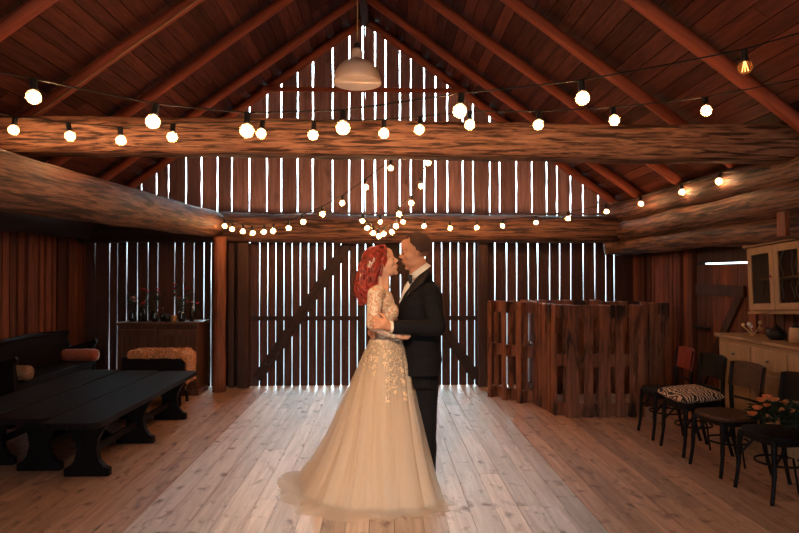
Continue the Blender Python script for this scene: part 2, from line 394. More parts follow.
# side walls: upright boards and cover strips before a dark sheathing
def side_wall(x, sgn, y0, y1, z1, name, w_=.14, skip=None):
    mb = MB(); e = fillrange(y0, y1, w_, .25)
    for a, b_ in zip(e[:-1], e[1:]):
        if skip and skip[0] < (a+b_)/2 < skip[1]: continue
        t = rnd.choice((0, .012, .03))
        g_ = rnd.uniform(.003, .03)
        lo = min(x, x-sgn*(.03+t)); hi = max(x, x-sgn*(.03+t))
        mb.box((lo, a+g_, 0), (hi, b_-g_, z1))
    o = mb.build(name, M['side_z']); tag(o, kind='structure'); return o
side_wall(XL, -1, YF, YB-.02, 2.32, 'wall_left')
side_wall(XR, 1, YF, YB-.02, 2.3, 'wall_right', .13, (5.86, 6.86))
def sheath(x0, x1, name, holes=()):
    mb = MB(); y = YF-.05
    for (a, b_, za, zb) in holes:
        mb.box((x0, y, -.1), (x1, a, 2.6)); mb.box((x0, a, -.1), (x1, b_, za)); mb.box((x0, a, zb), (x1, b_, 2.6)); y = b_
    mb.box((x0, y, -.1), (x1, YB+.05, 2.6)); tag(mb.build(name, M['dark_back']), kind='structure')
sheath(XL-.06, XL-.002, 'wall_left_sheathing')
sheath(XR+.002, XR+.06, 'wall_right_sheathing', [(5.88, 6.84, 1.655, 1.672)])
# lintel panel and plank door in the right wall
tag(MB().box((XR-.03, 5.86, 1.677), (XR, 6.86, 2.3)).build('trim_1', M['dpost_z']), kind='structure')
r = empty('door_3', (XR-.02, 6.36, 0)); r['kind'] = 'structure'
mb = MB(); e = fillrange(-.48, .48, .16)
for a, b_ in zip(e[:-1], e[1:]): mb.box((-.02, a+.003, .02), (.015, b_-.003, 1.65))
mb.build('door_board', M['side_z'], r)
for zc in (.3, 1.38): MB().box((-.05, -.46, zc-.055), (-.021, .46, zc+.055)).build('door_rail', M['dpost_z'], r)
MB().hexa([(-.05, .43, .36), (-.05, .3, .36), (-.021, .3, .36), (-.021, .43, .36), (-.05, -.3, 1.32), (-.05, -.43, 1.32), (-.021, -.43, 1.32), (-.021, -.3, 1.32)]).build('door_brace', M['dpost_z'], r)
mb = MB(); mb.box((-.06, .2, .95), (-.022, .5, .975)); mb.build('latch', M['iron'], r)

# front wall behind the camera with an unseen doorway added to let daylight in
mb = MB(); D0, D1, DH = -.75, .55, 2.1
mb.prism([(XL-.06, -.1), (D0, -.1), (D0, DH), (D1, DH), (D1, -.1), (XR+.06, -.1), (XR+.06, roof(XR)), (AX, AZ), (XL-.06, roof(XL))], YF-.05, YF, 'y')
tag(mb.build('wall_front', M['wall_z']), kind='structure')

# roof: boards along the depth, a dark sheathing above
mb = MB(); sh = MB()
for sgn, xe in ((-1, XL-.25), (1, XR+.25)):
    L_ = abs(xe-AX)/math.cos(ANG); e = fillrange(0, L_, .135, .12)
    ux, uz = sgn*math.cos(ANG), -math.sin(ANG); nx, nz = sgn*math.sin(ANG), math.cos(ANG)
    def P(u, h, y): return (AX+ux*u+nx*h, y, AZ+.06+uz*u+nz*h)
    for a, b_ in zip(e[:-1], e[1:]):
        y = YF-.1-rnd.uniform(0, 2.5)
        while y < YB+.1:
            ln = rnd.uniform(2.5, 4.5); ya, yb = max(y, YF-.1), min(y+ln-.003, YB+.12); h = rnd.uniform(0, .006)
            if yb > ya: mb.hexa([P(a+.004, h, ya), P(b_-.004, h, ya), P(b_-.004, h, yb), P(a+.004, h, yb), P(a+.004, .03, ya), P(b_-.004, .03, ya), P(b_-.004, .03, yb), P(a+.004, .03, yb)])
            y += ln
    sh.hexa([P(-.03, .034, YF-.1), P(L_+.1, .034, YF-.1), P(L_+.1, .034, YB+.12), P(-.03, .034, YB+.12), P(-.03, .06, YF-.1), P(L_+.1, .06, YF-.1), P(L_+.1, .06, YB+.12), P(-.03, .06, YB+.12)])
tag(mb.build('ceiling', M['roof_y']), kind='structure')
tag(sh.build('ceiling_sheathing', M['dark_back']), kind='structure')
tag(MB().box((AX-.05, YF, AZ-.1), (AX+.05, YB, AZ+.02)).build('trim_2', M['dpost_z']), kind='structure')

# rafters
def rafter(y, sgn, label, hw=.055):
    xe = (XL+.1) if sgn < 0 else (XR-.22)
    ln = abs(xe-AX)/math.cos(ANG); mb = MB(); n = 12
    pts = [(ln*i/n+.085, 0, noise.noise(Vector((i*.5, y, sgn)))*.012) for i in range(n+1)]
    mb.tube(pts, [hw*(1+.08*noise.noise(Vector((i, y, 4)))) for i in range(n+1)], 10, jit=.1)
    o = mb.build('rafter', M['rafter_x'], smooth=True)
    o.location = (AX, y, AZ-.045); o.rotation_euler = (0, ANG, 0) if sgn > 0 else (0, ANG, PI)
    tag(o, label, 'rafter', 'roof rafters')
RY = [(8.56, 'against the back gable'), (7.78, 'second from the back gable'), (6.66, 'third from the back gable'), (5.59, 'fourth from the back gable'), (4.46, 'nearest the camera')]
for y, t in RY:
    rafter(y, -1, 'round reddish rafter of the left roof slope, '+t)
    rafter(y, 1, 'round reddish rafter of the right roof slope, '+t)
# collar on the gable
zc = Z(91, 8.5); xa, xb = AX-(AZ-zc)/SL+.05, AX+(AZ-zc)/SL-.05
tag(MB().box((0, -.025, -.03), (xb-xa, .025, .03)).build('collar_tie', M['rafter_x'], loc=(xa, 8.47, zc), bevel=.005), 'thin reddish horizontal collar tie across the top of the back gable', 'beam')

# beams and logs, built along their own x axis
def log(name, a, b_, ra, rb, mat, label, jit=.09, n=26, cat='log', seg=20):
    a, b_ = Vector(a), Vector(b_); d = b_-a; ln = d.length
    s = rnd.uniform(0, 50)
    pts = [(ln*i/n, noise.noise(Vector((s+i*.22, 0, 0)))*.03, noise.noise(Vector((s+i*.22, 9, 0)))*.03) for i in range(n+1)]
    o = MB().tube(pts, [ra+(rb-ra)*i/n for i in range(n+1)], seg, jit=jit, up=(0, 0, 1)).build(name, mat, smooth=True)
    o.location = a; o.rotation_euler = d.to_track_quat('X', 'Z').to_euler(); tag(o, label, cat); return o
# rough hewn front tie beam
bx0, bx1, YBM = -3.75, 3.32, 4.62
zt, zb = Z(118, YBM), Z(155.5, YBM); hh = (zt-zb)/2
mb = MB(); n = 90; prof = []
for i in range(n+1):
    x = (bx1-bx0)*i/n; ring = []
    for k in range(20):
        an = 2*PI*k/20+PI/20; cx, cz = math.cos(an), math.sin(an)
        f = .98/((abs(cx)**7+abs(cz)**7)**(1/7))
        dx = noise.noise(Vector((x*3, cx*2, cz*2+4)))*.012+noise.noise(Vector((x*10, cx*3, cz*3)))*.006
        py_, pz_ = cx*f*(hh+dx), cz*f*(hh+dx)
        ring.append(Vector((x, py_, pz_+.015*math.sin(x*.8))))
    prof.append(ring)
vs = [[mb.b.verts.new(p) for p in r_] for r_ in prof]
for i in range(n):
    for k in range(20): mb.b.faces.new((vs[i][k], vs[i][(k+1) % 20], vs[i+1][(k+1) % 20], vs[i+1][k]))
mb.b.faces.new(vs[0][::-1]); mb.b.faces.new(vs[-1])
o = mb.build('tie_beam', M['beam_x'], smooth=True, loc=(bx0, YBM+hh, (zt+zb)/2)); tag(o, 'wide rough hewn timber tie beam crossing the whole room overhead', 'beam')
# back beam
zc, rr = (Z(213.5, 8.4)+Z(243, 8.4))/2, (Z(213.5, 8.4)-Z(243, 8.4))/2
log('log_beam', (X(212, 8.4), 8.42, zc), (X(628, 8.4), 8.42, zc-.01), rr, rr*.95, M['log_x'], 'thick horizontal log across the back wall above the double barn door', cat='log')
log('log_beam', (XL+.05, 8.46, Z(231, 8.4)-.02), (X(214, 8.4), 8.46, Z(231, 8.4)-.02), .14, .14, M['dark_x'], 'thin dark horizontal log above the slatted wall left of the round post')
tag(MB().box((0, -.05, -.012), (X(621, 8.5)-X(228, 8.5), .05, .012)).build('ledge_board', M['gable_z'], loc=(X(228, 8.5), 8.57, Z(213, 8.5)+.004)), 'pale narrow ledge board on top of the back wall log', 'ledge')
# left plate log
log('log_beam', (-2.3, 2.6, 2.08), (-2.27, 8.3, 2.21), .182, .175, M['log_x'], 'thick pale-topped round log running back along the left aisle over the benches')
log('log_beam', (XL+.16, 3.4, 2.12), (XL+.16, 8.4, 2.17), .17, .15, M['dark_x'], 'dark log lying along the top of the red plank wall at left')
# right stack of logs
for z, r_, xx, lb in ((2.395, .145, 3.26, 'topmost of the three stacked logs along the right wall'), (2.13, .135, 3.25, 'middle of the three stacked logs along the right wall'), (1.915, .11, 3.27, 'lowest of the three stacked logs along the right wall')):
    log('stacked_log', (xx, 8.55, z), (xx+.03, 3.3, z+rnd.uniform(0, .015)), r_*.97, r_*1.06, M['log_x'], lb)
log('log_end', (3.02, 8.36, 1.9), (3.52, 8.36, 1.9), .085, .085, M['log_x'], 'short log end poking out under the right end of the back log', n=6)
# posts
def post(x, y, z1, r_, mat, label, square=False):
    mb = MB()
    if square: mb.box((-r_, -r_, 0), (r_, r_, z1))
    else: mb.tube([(noise.noise(Vector((i, x, 0)))*.012, 0, z1*i/10) for i in range(11)], r_, 14, jit=.1)
    o = mb.build('wooden_post', mat, smooth=not square, bevel=.008 if square else 0, loc=(x, y, 0)); tag(o, label, 'post')
post(X(220.5, 8.3), 8.25, 2.04, .085, M['post_z'], 'round reddish wooden post under the end of the left log')
post(X(243.5, 8.5), 8.54, 1.98, .075, M['dpost_z'], 'dark square wooden post at the left side of the double barn door', True)
post(X(231, 8.5), 8.55, 1.98, .04, M['dpost_z'], 'thin dark wooden post between the round post and the barn door', True)
post(X(483, 8.5), 8.54, 1.98, .065, M['dpost_z'], 'dark square wooden post at the right side of the double barn door', True)
tag(MB().box((-.02, -.05, 0), (.02, .05, .19)).build('wooden_bracket', M['post_z'], loc=(3.1, 4.72, 1.84), bevel=.004), 'short reddish board nailed to the logs above the cream wall cabinet', 'board')

# cable clipped under a left rafter
pts = []
for i in range(15):
    t = .5+i*.26; pts.append((AX-math.cos(ANG)*t, 5.53+.004*math.sin(i*2), AZ-.115-math.sin(ANG)*t-.012*abs(math.sin(i*1.3))))
tag(MB().tube(pts, .006, 6).build('electric_cable', M['twine'], smooth=True), 'thin pale cable clipped under the fourth left rafter from the back', 'cable')

# pendant lamp
pl = empty('pendant_lamp', (X(357, 5.1), 5.1, Z(84, 5.1)), label='cream enamel dome pendant lamp, unlit, hanging from the ridge', cat='lamp')
H = lambda py: Z(py, 5.1)-Z(84, 5.1)
MB().lathe([(.198, 0), (.2, .012), (.193, .05), (.175, .1), (.145, .145), (.105, .178), (.06, .195), (.045, .2)], seg=40).build('lamp_shade', M['enamel'], pl, smooth=True)
MB().lathe([(.0, .03), (.19, .03), (.185, .04), (.0, .041)], seg=40).build('diffuser', M['enamel_in'], pl, smooth=True)
MB().lathe([(.046, .195), (.048, .2), (.046, .26), (.04, .285), (.0, .287)], seg=24).build('neck', M['enamel'], pl, smooth=True)
MB().lathe([(.0, .28), (.028, .28), (.028, .325), (.012, .34), (.0, .34)], seg=16).build('socket', M['black'], pl, smooth=True)
MB().tube([(0, 0, .335), (.004, 0, .6), (-.006, 0, .85), (-.003, 0, 1.2), (-.0, 0, AZ-Z(84, 5.1)-.09)], .006, 8).build('cord', M['twine'], pl, smooth=True)

# ------------------------------------------------------------------ string lights
def bulb_proto(lit, name, d=.04):
    r = empty(name, (0, 0, 0))
    MB().lathe([(0, 0), (.017, 0), (.019, -.01), (.019, -.05), (.022, -.055), (.022, -.066), (0, -.067)], seg=14).build('socket', M['black'], r, smooth=True)
    pr = [(.0, -.062), (.014, -.064), (.017, -.07)]+[(d*math.sin(PI*(.14+.86*i/10)), -.062-d*1.02+d*math.cos(PI*(.14+.86*i/10))) for i in range(1, 10)]+[(0, -.062-2.02*d)]
    MB().lathe(pr, seg=18).build('bulb_glass', M['bulb_glass'] if lit else M['bulb_clear'], r, smooth=True)
    if lit: MB().ell((0, 0, -.062-d), (.021, .021, .026), u=12, v=8).build('filament', M['filament'], r, smooth=True)
    else:
        mb = MB()
        for k in range(6):
            a = k*PI/3; mb.tube([(.004*math.cos(a), .004*math.sin(a), -.07), (.018*math.cos(a), .018*math.sin(a), -.125)], .0025, 5)
        mb.build('filament', M['filament_dim'], r)
    return r
big = bulb_proto(True, 'festoon_bulb')
dim = bulb_proto(False, 'festoon_bulb')
used = {id(big): False}
def place_bulb(p, label, group, tilt=(0, 0), scale=1, src=None):
    src = src or big
    if not used.get(id(src)): o = src; used[id(src)] = True
    else: o = copy_tree(src)
    o.location = p; o.rotation_euler = (tilt[0], tilt[1], rnd.uniform(0, 6)); o.scale = (scale,)*3
    tag(o, label, 'light bulb', group); return o
ORD = ['first', 'second', 'third', 'fourth', 'fifth', 'sixth', 'seventh', 'eighth', 'ninth', 'tenth', 'eleventh', 'twelfth', 'thirteenth', 'fourteenth']
def strand(pix, depth, name, desc, group, bscale, wire_extra=(), wire_tail=(), r_=.0045, off=.06, unlit=(), wires=None):
    """pix: bulb centres in the photo; depth: a number or a function of the index"""
    dep = depth if callable(depth) else (lambda i: depth)
    tops = []
    for i, (px, py) in enumerate(pix):
        c = at(px, py, dep(i)); tops.append(c+Vector((0, 0, (.102)*bscale)))
    path = [Vector(p) for p in wire_extra]+tops+[Vector(p) for p in wire_tail]
    fine = []
    for i in range(len(path)-1):
        a, b_ = path[i], path[i+1]; ln = (b_-a).length; m_ = 6
        for k in range(m_):
            t = k/m_; fine.append(a.lerp(b_, t)-Vector((0, 0, .05*min(ln, 1.2)*ln*.5*4*t*(1-t)*.25)))
    fine.append(path[-1])
    tag(MB().tube(fine, r_, 6).build(name, M['cord'], smooth=True), desc, 'cord')
    for i, t in enumerate(tops):
        src = dim if i in unlit else None
        place_bulb(t, (('unlit clear' if i in unlit else 'lit')+' glass bulb, '+ORD[i]+' from left '+group), group, (rnd.uniform(-.12, .12), rnd.uniform(-.15, .15)), bscale, src)
strand([(33, 97), (156, 122), (247.5, 131), (343, 128), (462, 111), (581, 98), (744, 67)], 3.2, 'light_cord', 'nearest black light cord with seven large bulbs sagging across the room',
       'on the nearest overhead cord', .92, wire_extra=[(-3.3, 3.2, 2.86)], wire_tail=[(2.75, 3.2, 3.0)], unlit=(6,))
strand([(15, 130), (68, 136), (120, 140), (173, 137), (263, 134), (314, 135), (384, 133), (421, 130), (470, 125), (539, 125), (613, 121), (705, 111)], lambda i: 4.38-.03*i, 'light_cord',
       'second black light cord hanging before the hewn tie beam', 'on the cord before the tie beam', .9, wire_extra=[(-3.3, 4.38, 2.8)], wire_tail=[at(799, 79, 3.9)])
strand([(218, 223), (225, 226), (231.5, 229), (243, 231.5), (252, 233), (264, 232), (274, 231), (289, 228), (302, 222), (322, 214), (342.5, 203), (365.5, 187), (391, 168)], lambda i: 7.95-.12*i, 'light_cord',
       'thin light cord rising from the left log end towards the room centre', 'on the cord rising from the left log', .82, wire_extra=[at(212, 216, 8.0)], wire_tail=[at(404, 148, 6.3)])
cl = [(429, 163), (420.6, 186), (412, 203), (399, 214), (396.5, 226), (392, 232), (385, 234), (378.5, 236), (373, 233), (367.5, 228), (363, 221)]
strand(cl, lambda i: 6.4+.12*i, 'light_cord', 'light cord dropping behind the tie beam to the cluster above the bride',
       'on the cord dropping above the couple', .82, wire_extra=[at(436, 146, 6.3)], wire_tail=[at(361, 212, 7.8)])
strand([(380, 222), (402, 222), (424.6, 226), (450, 228), (477, 227.5), (503.7, 226), (536, 222.5), (568, 218.5), (605.5, 211.5), (640, 204), (681, 192), (720.5, 181.5)],
       lambda i: [7.9, 7.9, 7.9, 7.9, 7.9, 7.9, 7.85, 7.8, 7.6, 7.1, 6.3, 5.6][i], 'light_cord', 'light cord running right along the back log and the stacked logs', 'on the cord along the back and right logs', .82,
       wire_extra=[at(362, 214, 7.9)], wire_tail=[at(770, 168, 4.95)])
# unseen cord of bulbs added over the camera to light the dress and foreground
def fill_strand(x0, x1, y, z, n, txt):
    tops = [Vector((x0+(x1-x0)*i/(n-1), y, z-.25*math.sin(PI*i/(n-1)))) for i in range(n)]
    tag(MB().tube([Vector((x0-.6, y, z+.08))]+tops+[Vector((x1+.6, y, z+.08))], .0045, 6).build('light_cord', M['cord']), 'black light cord '+txt, 'cord')
    for i, t in enumerate(tops): place_bulb(t, 'lit warm glass bulb, '+ORD[i]+' from the left on the cord '+txt, 'bulbs on the cord '+txt, scale=1.0)
fill_strand(-1.6, 1.2, 1.2, 3.1, 6, 'added over the camera as fill light')
sp = empty('added_spotlight', (-.6, -.3, 3.1), label='black fill lamp added over the camera to light the couple', cat='lamp')  # added fixture, out of view, whose warm beam brightens the couple
aim = (Vector((-.05, 4.2, .6))-Vector((-.6, -.3, 3.1))).normalized(); mq = aim.to_track_quat('-Z', 'Y')
c_ = MB().lathe([(0, .16), (.05, .16), (.075, .1), (.085, -.02), (.09, -.04), (.082, -.04), (.07, .08), (0, .09)], seg=20).build('lamp_housing', M['iron'], sp, smooth=True); c_.rotation_euler = mq.to_euler()
MB().tube([(0, 0, .05), (0, 0, .8), (0, 0, 1.7)], .012, 8).build('mount', M['iron'], sp)
ld = bpy.data.lights.new('added_spot_light', 'SPOT'); ld.energy = 500; ld.color = (1, .62, .34); ld.spot_size = R(33); ld.spot_blend = 1; ld.shadow_soft_size = .12
lo = bpy.data.objects.new('added_spot_light', ld); col.objects.link(lo); lo.location = Vector((-.6, -.3, 3.1))+aim*.1; lo.rotation_euler = mq.to_euler()

# ------------------------------------------------------------------ low benches
def bench(x0, x1, y0, y1, label, h=.47):
    r = empty('low_bench', ((x0+x1)/2, y0, 0), label=label, cat='bench', group='low black benches'); w_ = (x1-x0)/2; L_ = y1-y0
    c = .07; poly = []
    for (cx, cy, a0) in ((w_-c, L_-c, 0), (-w_+c, L_-c, 90), (-w_+c, c, 180), (w_-c, c, 270)):
        for k in range(5): a = R(a0+k*22.5); poly.append((cx+c*math.cos(a), cy+c*math.sin(a)))
    MB().prism(poly, h-.045, h, 'z').build('bench_top', M['bench'], r, bevel=.006)
    half = [(.17, 0), (.17, .06), (.13, .075), (.095, .12), (.075, .2), (.085, .28), (.12, .35), (.15, .38), (.15, h-.045)]
    for yy in (.3, L_/2, L_-.3):
        MB().prism([(a, z) for a, z in half]+[(-a, z) for a, z in half[::-1]], yy-.03, yy+.03, 'y').build('leg', M['bench'], r, bevel=.004)
    MB().box((-.02, .33, .15), (.02, L_-.33, .2)).build('stretcher', M['bench'], r, bevel=.003)
bench(-2.48, -2.06, 4.55, 7.0, 'low black wooden bench nearest the open floor, right one of the three')
bench(-2.92, -2.5, 4.7, 7.05, 'low black wooden bench in the middle of the three side by side')
bench(-3.38, -2.95, 4.85, 7.1, 'low black wooden bench nearest the settle, left one of the three')

# settle against the left wall
st = empty('settle', (-3.9, 7.2, 0), label='long black wooden settle with a high back along the red plank wall', cat='settle')
def B(o_, lo, hi, name, mat, bevel=.006, parent=None): return MB().box(lo, hi).build(name, mat, parent or o_, bevel=bevel)
B(st, (-.18, -.85, .4), (.22, .85, .45), 'seat', M['settle'])
B(st, (-.18, -.85, .45), (-.13, .85, .8), 'backrest', M['settle'])
MB().tube([(-.155, -.88, .8), (-.155, -.4, .82), (-.155, 0, .83), (-.155, .4, .82), (-.155, .88, .8)], .035, 10).build('top_rail', M['settle'], st, smooth=True)
B(st, (.15, -.83, .08), (.2, .83, .4), 'front_panel', M['settle'])
for yy, s_ in ((-.86, -1), (.86, 1)):
    MB().prism([(-.18, 0), (.2, 0), (.22, .45), (.2, .62), (.24, .68), (.22, .72), (.16, .7), (-.1, .62), (-.18, .8)], yy-.03, yy+.03, 'y').build('arm_panel', M['settle'], st, bevel=.006)
def bolster(loc, ln, r_, mat, label, rz=0):
    r = empty('bolster_cushion', loc, rz, label, 'cushion')
    n = 10; pts = [(-ln/2+ln*i/n, 0, 0) for i in range(n+1)]; rad = [r_*(.82 if i in (0, n) else 1)*(1+.03*math.sin(i*2.1)) for i in range(n+1)]
    MB().tube(pts, rad, 16).build('cover', mat, r, smooth=True)
    for s_ in (-1, 1): MB().ell((s_*ln/2, 0, 0), (.012, .018, .018)).build('end_button', mat, r, smooth=True)
bolster((-3.82, 7.93, .53), .44, .078, M['rust'], 'rust red bolster cushion at the far end of the settle')
bolster((-3.82, 6.47, .535), .42, .08, M['tan'], 'tan bolster cushion at the near end of the settle')

# sideboard and the fur-covered seat in front of it
sb = empty('sideboard', (X(159, 8.0), 8.2, 0), label='dark oak two-door sideboard against the slatted back wall at left', cat='sideboard')
hw = (X(200, 7.95)-X(118, 7.95))/2; zt_ = Z(322, 7.95)
B(sb, (-hw+.02, -.22, .06), (hw-.02, .22, zt_-.04), 'body', M['sideboard'])
B(sb, (-hw-.01, -.26, zt_-.04), (hw+.01, .24, zt_), 'top', M['sideboard'], .01)
B(sb, (-hw, -.23, 0), (hw, .2, .07), 'plinth', M['sideboard'])
for s_ in (-1, 1):
    d = B(sb, (s_*hw/2-.24, -.245, .12), (s_*hw/2+.24, -.222, zt_-.09), 'door', M['sideboard'])
    mb = MB(); x0, x1, z0, z1 = s_*hw/2-.24, s_*hw/2+.24, .12, zt_-.09
    for lo, hi in (((x0, z0), (x0+.06, z1)), ((x1-.06, z0), (x1, z1)), ((x0+.06, z0), (x1-.06, z0+.07)), ((x0+.06, z1-.07), (x1-.06, z1))):
        mb.box((lo[0], -.262, lo[1]), (hi[0], -.2455, hi[1]))
    mb.build('panel_frame', M['sideboard'], d, bevel=.003)
    MB().ell((s_*.05, -.275, .55), .014).build('knob', M['iron'], d, smooth=True)

fx0, fx1 = X(126, 7.45), X(186, 7.45)
ft = empty('upholstered_bench', ((fx0+fx1)/2, 7.5, 0), label='dark upholstered backless seat in front of the sideboard under a fur throw', cat='bench')
hw = (fx1-fx0)/2
B(ft, (-hw, -.18, .3), (hw, .18, Z(352, 7.4)-.035), 'seat', M['settle'], .02)
for sx in (-1, 1):
    for sy in (-1, 1): MB().tube([(sx*(hw-.04), sy*.14, 0), (sx*(hw-.05), sy*.13, .3)], [.018, .026], 8).build('leg', M['settle'], ft, smooth=True)
# fur throw: draped slab with tufts
mb = MB(); fr = random.Random(3); zt_ = Z(352, 7.4)-.03
def drape(u):       # along the seat, then over its right end
    L_ = 2*hw+.02
    x = -hw+.08+u*(L_+.12)
    if x < hw: return Vector((x, 0, zt_+.035)), Vector((0, 0, 1))
    return Vector((hw+.035, 0, zt_+.03-(x-hw)*1.6)), Vector((1, 0, 0))
prev = None
for i in range(27):
    c, nrm = drape(i/26); row = []
    for k in range(11):
        v = -.27+.45*k/10; over = max(0, -.19-v); p = c+Vector((0, v+over, -over))+nrm*(.018*noise.noise(Vector((i*.4, k*.4, 2)))+ .02)
        row.append(mb.b.verts.new(p))
    if prev:
        for k in range(10): mb.b.faces.new((prev[k], prev[k+1], row[k+1], row[k]))
    prev = row
for i in range(1500):
    u = fr.random(); c, nrm = drape(u); v = fr.uniform(-.27, .18); over = max(0, -.19-v); p = c+Vector((0, v+over-(.01 if over else 0), -over))+nrm*.015
    d = (nrm*.6+Vector((fr.uniform(-.7, .7), fr.uniform(-.9, .5), fr.uniform(-.6, .3)))).normalized(); q = p+d*fr.uniform(.02, .045)
    s_ = d.cross(Vector((.3, .5, .8))).normalized()*.006
    mb.add([p-s_, p+s_, q+Vector((0, 0, -.006))], [(0, 1, 2)])
tag(mb.build('fur_throw', M['fur'], loc=ft.location), 'shaggy ginger fur throw draped over the dark seat by the sideboard', 'throw')

# things on the sideboard
SBZ = Z(322, 7.95); SBY = 8.12
def bottle(px, h, r_, label, mat='bottle'):
    o = MB().lathe([(0, 0), (r_, 0), (r_, h*.55), (r_*.85, h*.64), (r_*.36, h*.75), (r_*.34, h*.96), (r_*.42, h*.97), (r_*.42, h), (0, h)], seg=16)
    e_ = empty('bottle', (X(px, SBY), SBY, SBZ), label=label, cat='bottle', group='dark bottles on the sideboard')
    o.build('body', M[mat], e_, smooth=True)
    MB().lathe([(0, h), (r_*.3, h), (r_*.3, h+.02), (0, h+.02)], seg=10).build('cork', M['twine'], e_, smooth=True)
bottle(141, .2, .035, 'dark glass bottle at the left end of the sideboard top')
bottle(145, .26, .033, 'tall dark glass bottle, second from the left on the sideboard')
bottle(163, .16, .03, 'short dark glass bottle at the middle of the sideboard')
bottle(192, .24, .03, 'dark glass bottle at the right end of the sideboard')
def candle(px, h, label, mat):
    e_ = empty('candle_jar', (X(px, SBY-.06), SBY-.06, SBZ), label=label, cat='candle')
    MB().lathe([(0, 0), (.035, 0), (.038, h*.9), (.034, h), (.03, h*.9), (0, h*.9)], seg=14).build('jar', M[mat], e_, smooth=True)
    MB().tube([(0, 0, h*.88), (.002, 0, h+.02)], .003, 5).build('wick', M['black'], e_)
candle(174, .08, 'small beige candle jar at the middle front of the sideboard', 'ceramic')
candle(168, .09, 'small dark candle jar left of the beige one on the sideboard', 'bottle')
def rose(mb, c, r_, rr_):
    """a rose head of wrapped cupped petals"""
    c = Vector(c)
    for ring, (n_, f, tilt) in enumerate(((3, .45, .15), (4, .75, .4), (5, 1.0, .75))):
        for k in range(n_):
            a = 2*PI*k/n_+ring*.7+rr_.uniform(-.2, .2); d = Vector((math.cos(a), math.sin(a), 0)); s_ = Vector((-d.y, d.x, 0))
            v = []
            for iv in range(4):
                for iu in range(4):
                    u = (iu/3-.5)*2; t = iv/3
                    v.append(c+d*(r_*f*(.3+.7*math.sin(t*1.6)*(1-.25*u*u))*(1+tilt*t*.3))+s_*u*r_*f*.8*math.sin(.5+t*1.6)+Vector((0, 0, r_*(t*1.1-.4-tilt*.25*t))))
            mb.add(v, [(4*i+j, 4*i+j+1, 4*i+j+5, 4*i+j+4) for i in range(3) for j in range(3)])
def leafy(mb, c, d, ln, w_):
    c, d = Vector(c), Vector(d).normalized(); s_ = d.cross(Vector((.2, .3, 1))).normalized(); n_ = s_.cross(d)
    mb.add([c, c+d*ln*.45+s_*w_+n_*.01, c+d*ln-n_*.012, c+d*ln*.45-s_*w_+n_*.01, c+d*ln*.45-n_*.004], [(0, 1, 4), (1, 2, 4), (2, 3, 4), (3, 0, 4)])
def vase_flowers(px, label, hp, colr, vh=.13, spread=.16, height=.36, n=9, seed=1, leaves=70):
    q = random.Random(seed); e_ = empty('flower_vase', (X(px, SBY), SBY, SBZ), label=label, cat='vase of flowers')
    MB().lathe([(0, 0), (.04, 0), (.055, vh*.4), (.035, vh*.8), (.045, vh), (.04, vh), (.03, vh*.8), (0, vh*.3)], seg=16).build('vase', M['bottle'], e_, smooth=True)
    lf, fl_, stm = MB(), MB(), MB()
    for i in range(n):
        a = q.uniform(0, 6.28); rr_ = spread*math.sqrt(q.random()); tip = Vector((rr_*math.cos(a), rr_*.6*math.sin(a), vh+q.uniform(.08, height)))
        stm.tube([(0, 0, vh*.4), tip*.5+Vector((0, 0, vh*.35)), tip], .003, 5)
        if i % 2 == 0: rose(fl_, tip, .024, q)
        for k in range(leaves//n): leafy(lf, tip*q.uniform(.65, 1)+Vector((q.uniform(-.05, .05), q.uniform(-.04, .04), q.uniform(-.05, .05))), (q.uniform(-1, 1), q.uniform(-1, 1), q.uniform(-.6, 1)), .05, .013)
    stm.build('stems', M['leaf'], e_); tag(lf.build('foliage', M['leaf'], e_), kind='stuff'); tag(fl_.build('blossoms', M[colr], e_, smooth=True), 'blossoms')
vase_flowers(133, 'vase with one pale pink blossom spray at the left end of the sideboard', .3, 'palep', height=.3, n=5, seed=4, leaves=40, spread=.12)
vase_flowers(155, 'vase of dark leafy foliage at the middle of the sideboard', .3, 'pinkp', height=.34, n=9, seed=5, spread=.2)
vase_flowers(182, 'vase of deep pink roses and leaves at the right part of the sideboard', .3, 'pinkp', height=.36, n=13, seed=8, spread=.2, leaves=90)

